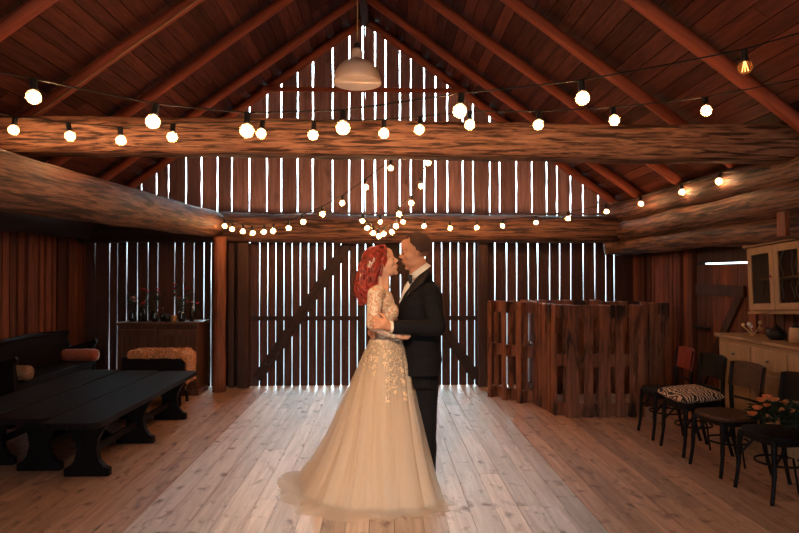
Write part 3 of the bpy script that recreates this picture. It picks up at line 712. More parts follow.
# ------------------------------------------------------------------ pallets
def pallet(p0, p1, h, label, front=True, bw=(.145, .1, .145, .1, .145), seed=0):
    """a pallet stood on its end between two floor points; front: its close-boarded deck faces outwards"""
    p0, p1 = Vector((*p0, 0)), Vector((*p1, 0)); d = p1-p0; w_ = d.length; q = random.Random(seed)
    e_ = empty('wooden_pallet', (p0+p1)/2, math.atan2(d.y, d.x), label, 'pallet', 'upended wooden pallets')
    s_ = 1 if front else -1                      # outwards is local -y
    tot = sum(bw); k = w_/.8; gap = (w_-tot*k)/(len(bw)-1); x = -w_/2
    for b_ in bw:
        b_ *= k; a = .006*q.uniform(-1, 1)
        y0, y1 = sorted((-s_*.072, -s_*.05))
        MB().hexa([(x, y0, 0), (x+b_, y0, 0), (x+b_, y1, 0), (x, y1, 0), (x+a, y0, h-q.uniform(0, .012)), (x+b_+a, y0, h-q.uniform(0, .012)), (x+b_+a, y1, h), (x+a, y1, h)]).build('deck_board', M['pallet'], e_, bevel=.003)
        x += b_+gap
    for zc in (.0725, h/2, h-.0725):
        y0, y1 = sorted((-s_*.05, -s_*.028))
        MB().box((-w_/2, y0, zc-.07), (w_/2, y1, zc+.07)).build('cross_board', M['pallet'], e_, bevel=.003)
        for xc in (-w_/2+.05*k, 0, w_/2-.05*k):
            y0, y1 = sorted((-s_*.028, s_*.05))
            MB().box((xc-.05*k, y0, zc-.07), (xc+.05*k, y1, zc+.07)).build('block', M['pallet'], e_, bevel=.004)
    for xc in (-w_/2+.05*k, 0, w_/2-.05*k):
        y0, y1 = sorted((s_*.05, s_*.072))
        MB().box((xc-.05*k, y0, 0), (xc+.05*k, y1, h)).build('runner_board', M['pallet'], e_, bevel=.003)
PH = 1.215
pallet((X(492, 7.8), 7.86), (X(524, 7.45), 7.42), PH, 'narrow open-framed upended pallet at the left end of the pallet enclosure', False, (.1, .09, .1, .09, .1), 1)
pallet((X(531, 7.4)+.03, 7.44), (X(531, 7.4)+.1, 8.1), PH, 'upended pallet seen edge-on with three blocks, second from the left', True, seed=2)
pallet((X(539, 7.4)+.0, 7.4), (X(562, 6.72), 6.76), PH, 'upended pallet forming the left side of the pallet enclosure', True, seed=3)
pallet((X(563, 6.72)+.015, 6.72), (X(642, 6.72), 6.74), PH, 'upended close-boarded pallet facing the room at the enclosure front', True, (.13, .09, .12, .09, .15), seed=4)
pallet((X(641, 7.25), 7.25), (X(641, 7.25)+.3, 7.22), PH-.0, 'reddish upended pallet standing back at the right end of the enclosure', True, seed=5)
pallet((2.0, 8.02), (2.82, 8.05), PH, 'upended pallet at the back of the enclosure against the barn wall', True, seed=6)
pallet((2.84, 8.05), (3.42, 8.05), PH-.02, 'upended pallet in the back right corner behind the pallet enclosure', True, seed=7)

# ------------------------------------------------------------------ bentwood chairs
def smooth_path(pts, m_=6):
    pts = [Vector(p) for p in pts]; out = []; n = len(pts)
    for i in range(n-1):
        p0, p1, p2, p3 = pts[max(i-1, 0)], pts[i], pts[i+1], pts[min(i+2, n-1)]
        for k in range(m_):
            t = k/m_; out.append(.5*((2*p1)+(-p0+p2)*t+(2*p0-5*p1+4*p2-p3)*t*t+(-p0+3*p1-3*p2+p3)*t**3))
    out.append(pts[-1]); return out
def make_chair():
    """faces local -x, seat centre at the origin"""
    r = empty('bentwood_chair', (0, 0, 0)); SH = .45
    poly = []
    for k in range(28):
        a = 2*PI*k/28; cx, cy = math.cos(a), math.sin(a); f = 1/((abs(cx)**3.2+abs(cy)**3.2)**(1/3.2))
        poly.append((cx*f*.2, cy*f*(.205-.02*cx)))
    MB().prism(poly, SH-.03, SH, 'z').build('seat', M['chair_seat'], r, bevel=.008)
    MB().prism([(a*.94, b_*.94) for a, b_ in poly], SH-.065, SH-.03, 'z').build('seat_frame', M['chair'], r, bevel=.004)
    for sy in (-1, 1):
        MB().tube(smooth_path([(-.165, sy*.165, SH-.03), (-.175, sy*.175, .3), (-.18, sy*.178, .15), (-.2, sy*.185, 0)], 4), [.02]*4+[.017]*4+[.014]*5, 10).build('leg', M['chair'], r, smooth=True)
        MB().tube(smooth_path([(.24, sy*.185, 0), (.19, sy*.175, .2), (.17, sy*.165, .43), (.165, sy*.17, .62), (.185, sy*.18, .83)], 5), [.014]*5+[.018]*11+[.015]*5, 10).build('back_leg', M['chair'], r, smooth=True)
        MB().tube(smooth_path([(-.18, sy*.172, .24), (-.1, sy*.155, .33), (-.06, sy*.13, SH-.05)], 5), .009, 8).build('bent_brace', M['chair'], r, smooth=True)
    MB().tube([(.155+.0*math.cos(a), 0, 0) for a in (0,)]+[(.15*math.cos(2*PI*k/24), .15*math.sin(2*PI*k/24), .235) for k in range(25)][1:], .008, 8, caps=False).build('ring_stretcher', M['chair'], r, smooth=True)
    mb = MB(); prev = None
    for i in range(13):                          # curved back panel
        t = i/12; y = -.195+.39*t; cx = .035*(1-((t-.5)*2)**2); top = .845-.015*((t-.5)*2)**4; row = []
        for (dx, z) in ((0, .64), (.03, top), (.042, top), (.012, .64)): row.append(mb.b.verts.new((.15+cx+dx, y, z)))
        if prev:
            for k in range(4): mb.b.faces.new((prev[k], prev[(k+1) % 4], row[(k+1) % 4], row[k]))
        else: mb.b.faces.new(row)
        prev = row
    mb.b.faces.new(prev[::-1]); mb.build('back_panel', M['chair'], r, bevel=.003)
    mb = MB(); mb.tube([(.165, -.165, .55), (.18, 0, .55), (.165, .165, .55)], .01, 8); mb.build('back_rail', M['chair'], r, smooth=True)
    return r
ch = make_chair()
def chair(src, x, y, rz, label, seat=None, panel=None):
    o = src; o.location = (x, y, 0); o.rotation_euler = (0, 0, rz); tag(o, label, 'chair', 'dark bentwood chairs along the right wall')
    for c in o.children:
        k = c.name.split('.')[0]
        if (k == 'seat' and seat) or (k == 'back_panel' and panel):
            c.data = c.data.copy(); c.data.materials[0] = M[seat if k == 'seat' else panel]
cs = [ch]+[copy_tree(ch) for _ in range(3)]
chair(cs[0], 2.72, 5.9, R(-3), 'black bentwood chair with a red back panel, farthest of the four', 'chair', 'chair_red')
chair(cs[1], 2.72, 5.38, R(4), 'black bentwood chair holding the striped cushion', 'chair')
chair(cs[2], 2.73, 4.86, R(8), 'bentwood chair with a bare brown seat and brown back panel', None, 'chair_seat')
chair(cs[3], 2.78, 4.3, R(6), 'black bentwood chair holding the rose bouquet, nearest of the four', 'chair')
for o in cs[2].children:
    if o.name.startswith('back_panel'): o['label'] = 'brown back panel'
# striped cushion
mb = MB(); n = 20
for s_ in (1, -1):
    g_ = [[mb.b.verts.new((((i/n)-.5)*.4, ((j/n)-.5)*.42, s_*.05*((1-(2*i/n-1)**4)*(1-(2*j/n-1)**4))**.5)) for j in range(n+1)] for i in range(n+1)]
    for i in range(n):
        for j in range(n): mb.b.faces.new((g_[i][j], g_[i+1][j], g_[i+1][j+1], g_[i][j+1]))
bmesh.ops.remove_doubles(mb.b, verts=mb.b.verts, dist=1e-4)
tag(mb.build('seat_cushion', M['zebra'], smooth=True, loc=(2.69, 5.38, .5), rot=(R(2), R(-4), R(6))), 'plump cushion with wavy black and cream stripes lying on a chair', 'cushion')

# bouquet on the nearest chair
bq = empty('rose_bouquet', (2.78, 4.28, .452), label='bouquet of peach roses and dark leaves lying on the nearest chair', cat='bouquet')
q = random.Random(11); lf, st_ = MB(), MB(); k_ = 0
spots = []
for i in range(120):
    a, b_ = q.uniform(0, 2*PI), q.uniform(.0, 1.3); spots.append(Vector((.17*math.cos(a)*math.sin(b_)-.02, .2*math.sin(a)*math.sin(b_), .05+.13*math.cos(b_))))
for s_ in spots:
    for k in range(3): leafy(lf, s_*q.uniform(.6, 1), (s_.x+q.uniform(-.1, .1), s_.y+q.uniform(-.1, .1), s_.z*.8-.02+q.uniform(-.1, .1)), .075, .02)
for px, py in ((761, 400), (767, 397), (774, 400), (784, 403), (790, 411), (796, 416), (757, 408), (768, 406), (780, 410), (793, 424), (752, 414), (787, 405)):
    c = at(px, py, 4.2+.02*(k_ % 4))-bq.location; k_ += 1
    rb = MB(); rose(rb, c, .027, q); rb.build('rose', M['peach'], bq, smooth=True)
tag(lf.build('foliage', M['leaf'], bq), kind='stuff')
mb = MB()
for i in range(9): mb.tube([(.03*q.uniform(-1, 1), .05*q.uniform(-1, 1), .08), (.12+.03*q.uniform(-1, 1), -.18+.03*q.uniform(-1, 1), .025)], .004, 6)
mb.build('stems', M['leaf'], bq)

# ------------------------------------------------------------------ cream buffet and wall cabinet
YE = 5.72; bu = empty('buffet', (3.33, 4.72, 0), label='cream chipped-paint buffet behind the chairs against the right wall', cat='buffet')
BH = 1.0; L_ = YE-4.72
B(bu, (-.19, -L_, .06), (.13, L_, BH-.03), 'body', M['cream'])
MB().box((-.23, -L_-.02, BH-.03), (.13, L_+.02, BH)).build('top', M['cream_top'], bu, bevel=.006)
B(bu, (-.2, -L_, 0), (.13, L_, .06), 'plinth', M['cream'])
for i in range(4):
    y0 = -L_+.03+i*(2*L_-.06)/4; y1 = y0+(2*L_-.06)/4-.02
    dr = MB().box((-.212, y0, .76), (-.191, y1, .93)).build('drawer', M['cream'], bu, bevel=.004)
    MB().ell((-.222, (y0+y1)/2, .845), .014).build('knob', M['steel'], dr, smooth=True)
    dd = MB().box((-.205, y0, .1), (-.191, y1, .73)).build('door', M['cream'], bu, bevel=.004)
    mb = MB()
    for lo, hi in (((y0, .1), (y0+.06, .73)), ((y1-.06, .1), (y1, .73)), ((y0+.06, .1), (y1-.06, .17)), ((y0+.06, .66), (y1-.06, .73))): mb.box((-.218, lo[0], lo[1]), (-.2055, hi[0], hi[1]))
    mb.build('panel_frame', M['cream'], dd, bevel=.002)
# the wall cabinet hangs a little crooked
CY0, CY1 = 4.3, 5.42; cw = (CY1-CY0)/2
cb = empty('wall_cabinet', (3.4, (CY0+CY1)/2, 1.255), label='cream glazed wall cabinet hanging slightly crooked above the buffet', cat='cabinet', rot=(R(-3.6), 0, 0))
CH = .56
mb = MB()
mb.box((-.14, -cw, 0), (.13, cw, .025)); mb.box((-.14, -cw, CH-.025), (.13, cw, CH)); mb.box((-.14, -cw, .025), (.13, -cw+.02, CH-.025)); mb.box((-.14, cw-.02, .025), (.13, cw, CH-.025))
mb.build('case', M['cream'], cb, bevel=.003)
MB().box((.11, -cw+.02, .025), (.129, cw-.02, CH-.025)).build('back_panel', M['inner'], cb)
MB().box((-.1, -cw+.02, .27), (.11, cw-.02, .285)).build('shelf', M['cream'], cb)
MB().box((-.175, -cw-.03, CH), (.13, cw+.03, CH+.03)).build('crown', M['cream_top'], cb, bevel=.008)
MB().box((-.16, -cw-.015, -.025), (.13, cw+.015, 0)).build('base_moulding', M['cream_top'], cb, bevel=.006)
for i in range(3):
    y0 = -cw+.01+i*(2*cw-.02)/3; y1 = y0+(2*cw-.02)/3-.006; mb = MB()
    for lo, hi in (((y0, .01), (y0+.055, CH-.01)), ((y1-.055, .01), (y1, CH-.01)), ((y0+.055, .01), (y1-.055, .065)), ((y0+.055, CH-.07), (y1-.055, CH-.01))): mb.box((-.162, lo[0], lo[1]), (-.141, hi[0], hi[1]))
    d = mb.build('door', M['cream'], cb, bevel=.003)
    MB().box((-.153, y0+.05, .06), (-.15, y1-.05, CH-.065)).build('pane', M['pane'], d)
    MB().ell((-.172, y0+.025, .29), .011).build('knob', M['redd'], d, smooth=True)
# strings of beads inside the cabinet
for i, (yy, xx) in enumerate(((.12, 0), (.2, .01), (.3, -.01), (.4, 0), (-.02, 0))):
    mb = MB()
    for k in range(26): mb.ell((xx+.012*math.sin(k*.5+i), yy+.014*math.sin(k*.4+i*2), .52-k*.0165), .006, u=6, v=4)
    o = mb.build('bead_string', M['white'], smooth=True, loc=cb.location, rot=cb.rotation_euler); tag(o, 'string of pale beads hanging behind the cabinet glass, '+ORD[i]+' in line', 'beads', 'bead strings in the wall cabinet')
# on the buffet
wt = empty('gold_table_ornament', (3.28, 5.42, 1.0), label='small gold wire ornament with pale balls at the far end of the buffet', cat='ornament')
mb = MB(); q = random.Random(5)
for k in range(5): a = k*2*PI/5; mb.tube(smooth_path([(0, 0, 0), (.03*math.cos(a), .03*math.sin(a), .04), (.075*math.cos(a), .075*math.sin(a), .05+.015*k)], 4), .004, 6)
mb.ell((0, 0, .004), (.035, .035, .005)); mb.build('wire_frame', M['brass'], wt, smooth=True)
for k in range(5): a = k*2*PI/5; MB().ell((.075*math.cos(a), .075*math.sin(a), .065+.015*k), .018).build('ball', M['white'] if k % 2 else M['brass'], wt, smooth=True)
tp = empty('black_teapot', (3.3, 5.12, 1.0), R(90), 'squat black teapot on the buffet under the wall cabinet', 'teapot')
MB().lathe([(0, 0), (.05, 0), (.075, .025), (.08, .05), (.065, .08), (.035, .095), (0, .097)], seg=24).build('pot', M['iron'], tp, smooth=True)
MB().lathe([(.036, .094), (.03, .105), (.008, .11), (.011, .125), (0, .13)], seg=16).build('lid', M['iron'], tp, smooth=True)
MB().tube([(.07, 0, .04), (.11, 0, .06), (.125, 0, .09)], [.018, .012, .009], 8).build('spout', M['iron'], tp, smooth=True)
MB().tube(smooth_path([(-.06, 0, .075), (-.115, 0, .08), (-.115, 0, .035), (-.07, 0, .03)], 5), .007, 8).build('handle', M['iron'], tp, smooth=True)
cn = empty('beige_canister', (3.28, 4.84, 1.0), label='beige ceramic canister with a small knobbed lid on the buffet', cat='canister')
MB().lathe([(0, 0), (.05, 0), (.053, .01), (.05, .115), (.042, .125), (0, .125)], seg=22).build('body', M['ceramic'], cn, smooth=True)
MB().lathe([(0, .125), (.036, .125), (.034, .14), (.01, .145), (.012, .162), (0, .165)], seg=18).build('lid', M['iron'], cn, smooth=True)
for s_ in (-1, 1): MB().tube(smooth_path([(0, s_*.048, .09), (0, s_*.07, .1), (0, s_*.052, .12)], 4), .004, 6).build('handle', M['iron'], cn, smooth=True)
# ------------------------------------------------------------------ people
def rebase(o, base):
    for c in o.children: c.data.transform(Matrix.Translation(-base))
    o.location = base
def head_shape(mb, C, mt, s, male):
    """skull, face, nose, lips, chin and ears; faces local +x, mt turns it"""
    def E(c, r, rot=None):
        q = MB(); q.ell(c, r, rot, 18, 12); vs = [C+mt @ (v.co*s) for v in q.b.verts]
        q.b.verts.index_update(); mb.add(vs, [[v.index for v in f.verts] for f in q.b.faces]); q.b.free()
    def Cp(a, b_, ra, rb): mb.caps(C+mt @ (Vector(a)*s), C+mt @ (Vector(b_)*s), ra*s, rb*s)
    E((-.014, 0, .036), (.096, .074, .087)); E((.03, 0, -.02), (.058, .057, .085)); E((.06, 0, .045), (.036, .05, .05))
    E((.03, 0, -.075), (.052, .046 if not male else .052, .036)); E((.07, 0, -.1), (.018, .02, .016)); E((-.0, 0, -.05), (.05, .052, .05))
    E((.082, 0, .02), (.012, .044, .01 if male else .006))
    Cp((.088, 0, .012), (.11, 0, -.02), .007, .010 if male else .0085); E((.1, .011, -.026), (.011, .008, .007)); E((.1, -.011, -.026), (.011, .008, .007))
    E((.09, 0, -.051), (.012, .022, .006)); E((.088, 0, -.063), (.011, .019, .007)); E((.083, 0, -.056), (.014, .03, .022))
    for y in (-1, 1):
        E((.062, y*.04, -.022), (.022, .018, .022)); E((-.01, y*.073, -.008), (.017, .007, .03), (0, R(-12), y*R(18))); E((-.006, y*.073, -.03), (.009, .006, .012))
def head_parts(root, C, mt, s, brow, brow2=None):
    brow2 = brow2 or M['skin_g']
    for y in (-1, 1):
        e = MB().ell((0, 0, 0), .0125*s)  .build('eyelid', brow2, root, smooth=True); e.data.transform(Matrix.Translation(C+mt @ (Vector((.0755, y*.031, .003))*s)))
        pts = [C+mt @ (Vector((.093-.012*k, y*(.014+.012*k), .021+.003*math.sin(k)))*s) for k in range(4)]
        MB().tube(pts, [.003, .0035, .003, .0015], 6).build('eyebrow', brow, root, smooth=True)
        lid = [C+mt @ (Vector((.0885-.006*abs(k), y*(.031+.008*k), -.001+.001*abs(k)))*s) for k in (-1.2, 0, 1.3)]
        MB().tube(lid, .003, 6).build('eyelashes', M['black'], root, smooth=True)
    pts = [C+mt @ (Vector((.1-.006*abs(k), .012*k, -.052+.001*abs(k)))*s) for k in (-1.6, -.8, 0, .8, 1.6)]
    return pts
def fingers(mb, palm, tips, r0=.0095, r1=.0075, bend=Vector((0, .012, 0)), spread=.6):
    """palm centre; every fingertip gets a two-joint finger from its own knuckle"""
    for i, (kn, tip) in enumerate(tips):
        mid = (kn+tip)/2-bend; mb.caps(palm.lerp(kn, .4), kn, r0*1.15, r0, seg=9); mb.caps(kn, mid, r0, r0*.93, seg=9); mb.caps(mid, tip, r0*.93, r1, seg=9)
def loft(mb, rows, seg=28, pw=2.4):
    """rows of (z, x0, x1, yc, yh)"""
    rings = []
    for z, x0, x1, yc, yh in rows:
        ring = []
        for k in range(seg):
            a = 2*PI*k/seg; c, s = math.cos(a), math.sin(a); f = 1/((abs(c)**pw+abs(s)**pw)**(1/pw))
            ring.append(mb.b.verts.new(((x0+x1)/2+c*f*(x1-x0)/2, yc+s*f*yh, z)))
        rings.append(ring)
    for i in range(len(rings)-1):
        for k in range(seg): mb.b.faces.new((rings[i][k], rings[i][(k+1) % seg], rings[i+1][(k+1) % seg], rings[i+1][k]))
    mb.b.faces.new(rings[0][::-1]); mb.b.faces.new(rings[-1])
P = at
# ---------------- groom
GY = 4.28
gr = empty('person', (0, 0, 0), label='man in a black suit and bow tie embracing the bride', cat='person')
GC = P(415.4, 252.0, GY-.04); fw = R(8)
gm = (Matrix.Rotation(PI, 3, 'Z') @ Matrix.Rotation(fw, 3, 'Y'))
mb = MB(); head_shape(mb, GC, gm, 1.0, True)
mb.caps(P(418, 262, GY-.04), P(422, 282, GY), .056, .05); mb.caps(P(414.5, 268, GY-.04), P(416, 284, GY), .035, .05)
g_rows = [(283.5, 412, 436, .1), (287, 408, 439.5, .16), (293, 403, 441.5, .2), (302, 399.5, 442.5, .212), (315, 398.5, 442.5, .208), (330, 400.5, 441, .192), (345, 402, 440.5, .187), (358, 402.5, 441.5, .195), (372.5, 402, 440, .2)]
def rows_of(rows, y, grow=0): return [(P(400, py, y).z, P(a, py, y).x-grow, P(b_, py, y).x+grow, y, h+grow) for py, a, b_, h in rows]
loft(mb, rows_of(g_rows, GY, -.018))
for s_, ya in ((-1, GY-.19), (1, GY+.19)):
    pass
nS, nE, nW = P(429, 293, GY-.17), P(437.5, 328, GY-.26), P(390, 327, GY-.325)
fS, fE, fW = P(428, 293, GY+.16), P(420, 330, GY+.24), P(388, 331, GY+.2)
for a, b_, ra, rb in ((nS, nE, .055, .045), (nE, nW, .045, .028), (fS, fE, .055, .045), (fE, fW, .045, .028)): mb.caps(a, b_, ra, rb)
# near hand on the bride's arm
pc = P(384, 324.3, GY-.345); mb.caps(nW, pc, .027, .03); mb.caps(P(385.5, 322, GY-.345), P(379.5, 320.5, GY-.345), .02, .018); mb.caps(P(385.5, 327, GY-.345), P(380, 327, GY-.345), .02, .017)
Yh = GY-.35
fingers(mb, pc, [(P(379, 318.5, Yh), P(371.5, 316.8, Yh+.01)), (P(378.3, 321.6, Yh), P(369.8, 320.6, Yh+.012)), (P(378.4, 324.8, Yh), P(370.2, 324.8, Yh+.012)), (P(379, 327.8, Yh), P(372.2, 328.6, Yh+.012))])
mb.caps(P(387, 320.5, Yh), P(384, 315.8, Yh-.004), .0125, .0105); mb.caps(P(384, 315.8, Yh-.004), P(379.6, 313.4, Yh+.008), .0105, .008)
# far hand coming round her back
p2 = P(372.5, 333, GY-.08); mb.caps(fW, P(372, 332, GY+.1), .027, .025); mb.caps(P(371, 332.5, GY+.1), p2, .027, .03)
fingers(mb, p2, [(P(371, 328.6, 4.16), P(373.8, 328.8, 4.085)), (P(370.6, 331.6, 4.155), P(374.6, 332, 4.075)), (P(370.9, 334.6, 4.155), P(374.8, 335.2, 4.08)), (P(371.6, 337.2, 4.16), P(374.6, 338, 4.09))], bend=Vector((.012, 0, 0)))
# legs under the trousers
gl = [(P(424.5, 370, GY-.03), P(425.5, 432, GY+.02), P(427, 490, GY+.06)), (P(421, 370, GY+.12), P(421, 430, GY+.16), P(421, 486, GY+.2))]
for h, k, a in gl: mb.caps(h, k, .085, .06); mb.caps(k, a, .06, .04); a2 = Vector((a.x-.1, a.y-.01, .05)); mb.caps(Vector((a.x+.02, a.y, .06)), a2, .035, .03); mb.caps(a, Vector((a.x+.01, a.y, .06)), .04, .035)
body = remesh(mb.build('body', M['skin_g'], gr), .0065, 3)
lp = head_parts(gr, GC, gm, 1.0, M['stubble'])
MB().tube(lp, [.002, .004, .004, .004, .002], 6).build('lips', plain('lip_tone', (.42, .15, .1), .5), gr, smooth=True)
# short hair: a shell over the crown and back of the skull, receding at the temple
def shell(name, c, r_, keep, mat, th):
    mb = MB(); mb.ell(c, r_, None, 120, 80); bmesh.ops.delete(mb.b, geom=[v for v in mb.b.verts if not keep(*v.co)], context='VERTS')
    h_ = mb.build(name, mat, gr, smooth=True); h_.data.transform(Matrix.Translation(GC) @ gm.to_4x4())
    if th: m_ = h_.modifiers.new('s', 'SOLIDIFY'); m_.thickness = th; m_.offset = 1
    return h_
def hk(x, y, z):
    e_ = .004*noise.noise(Vector((x*60, y*60, z*60)))
    if z > .074: return x < .046+e_-(.018 if abs(y) > .035 else 0)
    if z > .03: return x < .004+(z-.03)*.75+e_
    return z > -.006+e_ and x < .002+e_
shell('hair', (-.017, 0, .038), (.0975, .0765, .09), hk, M['stubble'], .006)
shell('faded_hair', (-.014, 0, .036), (.0972, .0752, .088), lambda x, y, z: -.045 < z < .004 and x < -.03, M['beard'], 0)['label'] = 'closely faded hair at the nape'
# suit jacket
mb = MB(); loft(mb, rows_of(g_rows, GY, 0))
for a, b_, ra, rb in ((nS, nE, .072, .058), (fS, fE, .07, .058), (fE, fW, .056, .042)): mb.caps(a, b_, ra, rb)
mb.caps(nE, nE.lerp(nW, .45), .057, .052); mb.caps(nE.lerp(nW, .4), nE.lerp(nW, .9), .052, .043)
mb.caps(P(424, 280, GY), P(428, 290, GY), .052, .07); mb.ell(P(427.5, 276, GY), (.034, .082, .042), (0, R(-25), 0))
jk = remesh(mb.build('suit_jacket', M['suit'], gr), .009, 5)
for v in jk.data.vertices:                  # wool creases at elbow and waist
    n_ = v.normal; v.co += n_*.006*noise.noise(Vector((v.co.x*9, v.co.y*9, v.co.z*22)))
for yy, nm in ((-1, 'lapel'), (1, 'lapel')):
    q = GY+yy*.02
    mb = MB(); a = [P(427, 267.5, GY+yy*.045), P(419, 277, q+yy*.075), P(411.5, 286, q+yy*.075), P(399.5, 312, q+yy*.03)]; b_ = [P(430.5, 271, GY+yy*.05), P(423, 284, q+yy*.13), P(409, 296, q+yy*.15), P(401.5, 314, q+yy*.05)]
    for i in range(3): mb.hexa([a[i], b_[i], b_[i+1], a[i+1]]+[p+Vector((-.008, yy*.008, .004)) for p in (a[i], b_[i], b_[i+1], a[i+1])])
    mb.build(nm, M['satin'], gr, smooth=False)
# shirt front, collar, cuff, bow tie
mb = MB(); mb.tube([P(414, 281, GY-.05), P(408, 289, GY-.05), P(401.5, 302, GY-.045), P(400, 312, GY-.03)], [.035, .03, .016, .006], 12)
mb.build('shirt', M['shirt'], gr, smooth=True)
mb = MB(); rr_ = []
fr_, bk = P(409.8, 277.5, GY-.03), P(428, 264, GY-.03); cc = (fr_+bk)/2; ax = (bk-fr_)/2; nn = Vector((-ax.z, 0, ax.x)).normalized()
if nn.z < 0: nn = -nn
for h, f in ((-.022, 1.12), (.0, 1.03), (.016, .97), (.016, .93), (-.02, .95)):
    rr_.append([mb.b.verts.new(cc+ax*math.cos(2*PI*k/28)*f+Vector((0, .064*math.sin(2*PI*k/28)*f, 0))+nn*h) for k in range(28)])
for i in range(4):
    for k in range(28): mb.b.faces.new((rr_[i][k], rr_[i][(k+1) % 28], rr_[i+1][(k+1) % 28], rr_[i+1][k]))
mb.build('shirt_collar', M['shirt'], gr, smooth=True)
mb = MB(); c = P(408.8, 279, GY-.06)
for yy in (-1, 1):
    mb.hexa([c+Vector((x, yy*.008, z)) for x, z in ((-.008, -.01), (.008, -.01), (.008, .01), (-.008, .01))]+[c+Vector((x+.01, yy*.062, z)) for x, z in ((-.012, -.03), (.012, -.03), (.012, .03), (-.012, .03))])
mb.ell(c, (.012, .012, .014)); mb.build('bow_tie', M['satin'], gr, bevel=.003)
mb = MB(); mb.tube([nE.lerp(nW, .88), nE.lerp(nW, 1.0)], [.038, .037], 18); mb.build('shirt_cuff', M['shirt'], gr, smooth=True)
# trousers and shoes
mb = MB()
loft(mb, rows_of([(362, 404, 438, .17), (372, 404, 438, .175), (385, 405, 438, .17)], GY+.03))
for h, k, a in gl: mb.caps(h, k, .1, .078); mb.caps(k, Vector((a.x, a.y, .1)), .078, .064)
tr = remesh(mb.build('trousers', M['suit'], gr), .011, 4)
for v in tr.data.vertices: v.co += v.normal*.006*noise.noise(Vector((v.co.x*6, v.co.y*6, v.co.z*10)))
for h, k, a in gl:
    mb = MB(); mb.caps(Vector((a.x+.035, a.y, .05)), Vector((a.x-.06, a.y, .045)), .042, .044); mb.caps(Vector((a.x-.06, a.y, .042)), Vector((a.x-.17, a.y-.01, .032)), .042, .03); mb.box((a.x-.19, a.y-.045, 0.001), (a.x+.075, a.y+.045, .018))
    remesh(mb.build('shoe', M['shoe'], gr), .007, 3)
rebase(gr, Vector((.25, GY+.1, 0)))

# ---------------- bride
BY = 4.2
br = empty('person', (0, 0, 0), label='red-haired bride in a long ivory lace and tulle gown with train', cat='person')
BC = P(382.3, 262.8, BY); hs = .93
bm_ = Matrix.Rotation(-R(19), 3, 'Y')
mb = MB(); head_shape(mb, BC, bm_, hs, False)
mb.caps(P(380.5, 268, BY), P(379, 289, BY), .044, .048); mb.caps(P(386, 273, BY), P(385, 287, BY), .022, .035)
def torso(mb, g_):
    mb.caps(P(378, 292.5, BY-.13), P(378, 292.5, BY+.13), .045+g_, .045+g_)
    mb.ell(P(382, 303, BY), (.082+g_, .145+g_, .105+g_), None, 24, 16)
    for yy in (-1, 1): mb.ell(P(389.6, 312, BY+yy*.062), (.057+g_, .06+g_, .058+g_), None, 18, 12)
    mb.ell(P(386, 327, BY), (.084+g_, .105+g_, .11+g_), None, 24, 16); mb.ell(P(386.5, 347, BY), (.098+g_, .12+g_, .09+g_), None, 24, 16)
def arms(mb, g_):
    mb.caps(bS, bE, .046+g_, .038+g_); mb.caps(bE, bW, .037+g_, .024+g_); mb.caps(bS2, bE2, .046+g_, .038+g_); mb.caps(bE2, bW2, .037+g_, .024+g_)
bS, bE, bW = P(375.5, 294, BY-.165), P(373, 324, BY-.215), P(394.5, 334.5, BY-.2)
bS2, bE2, bW2 = P(376, 294, BY+.165), P(388, 322, BY+.25), P(406, 330, BY+.34)
torso(mb, 0); arms(mb, 0)
pc = P(399.5, 335.3, BY-.2); mb.caps(bW, pc, .022, .025); mb.caps(pc+Vector((0, 0, .008)), P(403, 334.6, BY-.2), .018, .014)
fingers(mb, pc, [(P(402.5, 333.2, BY-.2), P(409.4, 333.6, BY-.19)), (P(402.9, 335, BY-.205), P(410.6, 335.4, BY-.19)), (P(402.6, 336.8, BY-.2), P(410, 337.1, BY-.19)), (P(402, 338.4, BY-.195), P(408.2, 338.8, BY-.19))], .0082, .0065, bend=Vector((0, .006, -.002)))
mb.caps(P(397.5, 333, BY-.2), P(400.5, 330.6, BY-.2), .0105, .009); mb.caps(P(400.5, 330.6, BY-.2), P(404.5, 330.4, BY-.19), .009, .007)
p2 = P(410, 331, BY+.4); mb.caps(bW2, p2, .022, .026)
fingers(mb, p2, [(P(413, 328+2.2*i, BY+.4), P(419, 328+2.4*i, BY+.38)) for i in range(4)], .0082, .0065, bend=Vector((0, -.006, 0)))
mb.caps(P(409, 329, BY+.4), P(412, 325.5, BY+.39), .01, .008)
for yy in (-1, 1):
    h, k, a = P(386, 356, BY+yy*.045), P(388, 420, BY+yy*.06), P(386, 484, BY+yy*.06)
    mb.caps(h, k, .07, .05); mb.caps(k, a, .05, .034); mb.caps(Vector((a.x, a.y, .09)), Vector((a.x+.13, a.y, .03)), .03, .022); mb.caps(a, Vector((a.x-.01, a.y, .08)), .034, .034)
remesh(mb.build('body', M['skin_b'], br), .006, 3)
lp = head_parts(br, BC, bm_, hs, M['redhair'], M['skin_b'])
MB().tube(lp, [.002, .0045, .0045, .0045, .002], 6).build('lips', M['lip'], br, smooth=True)
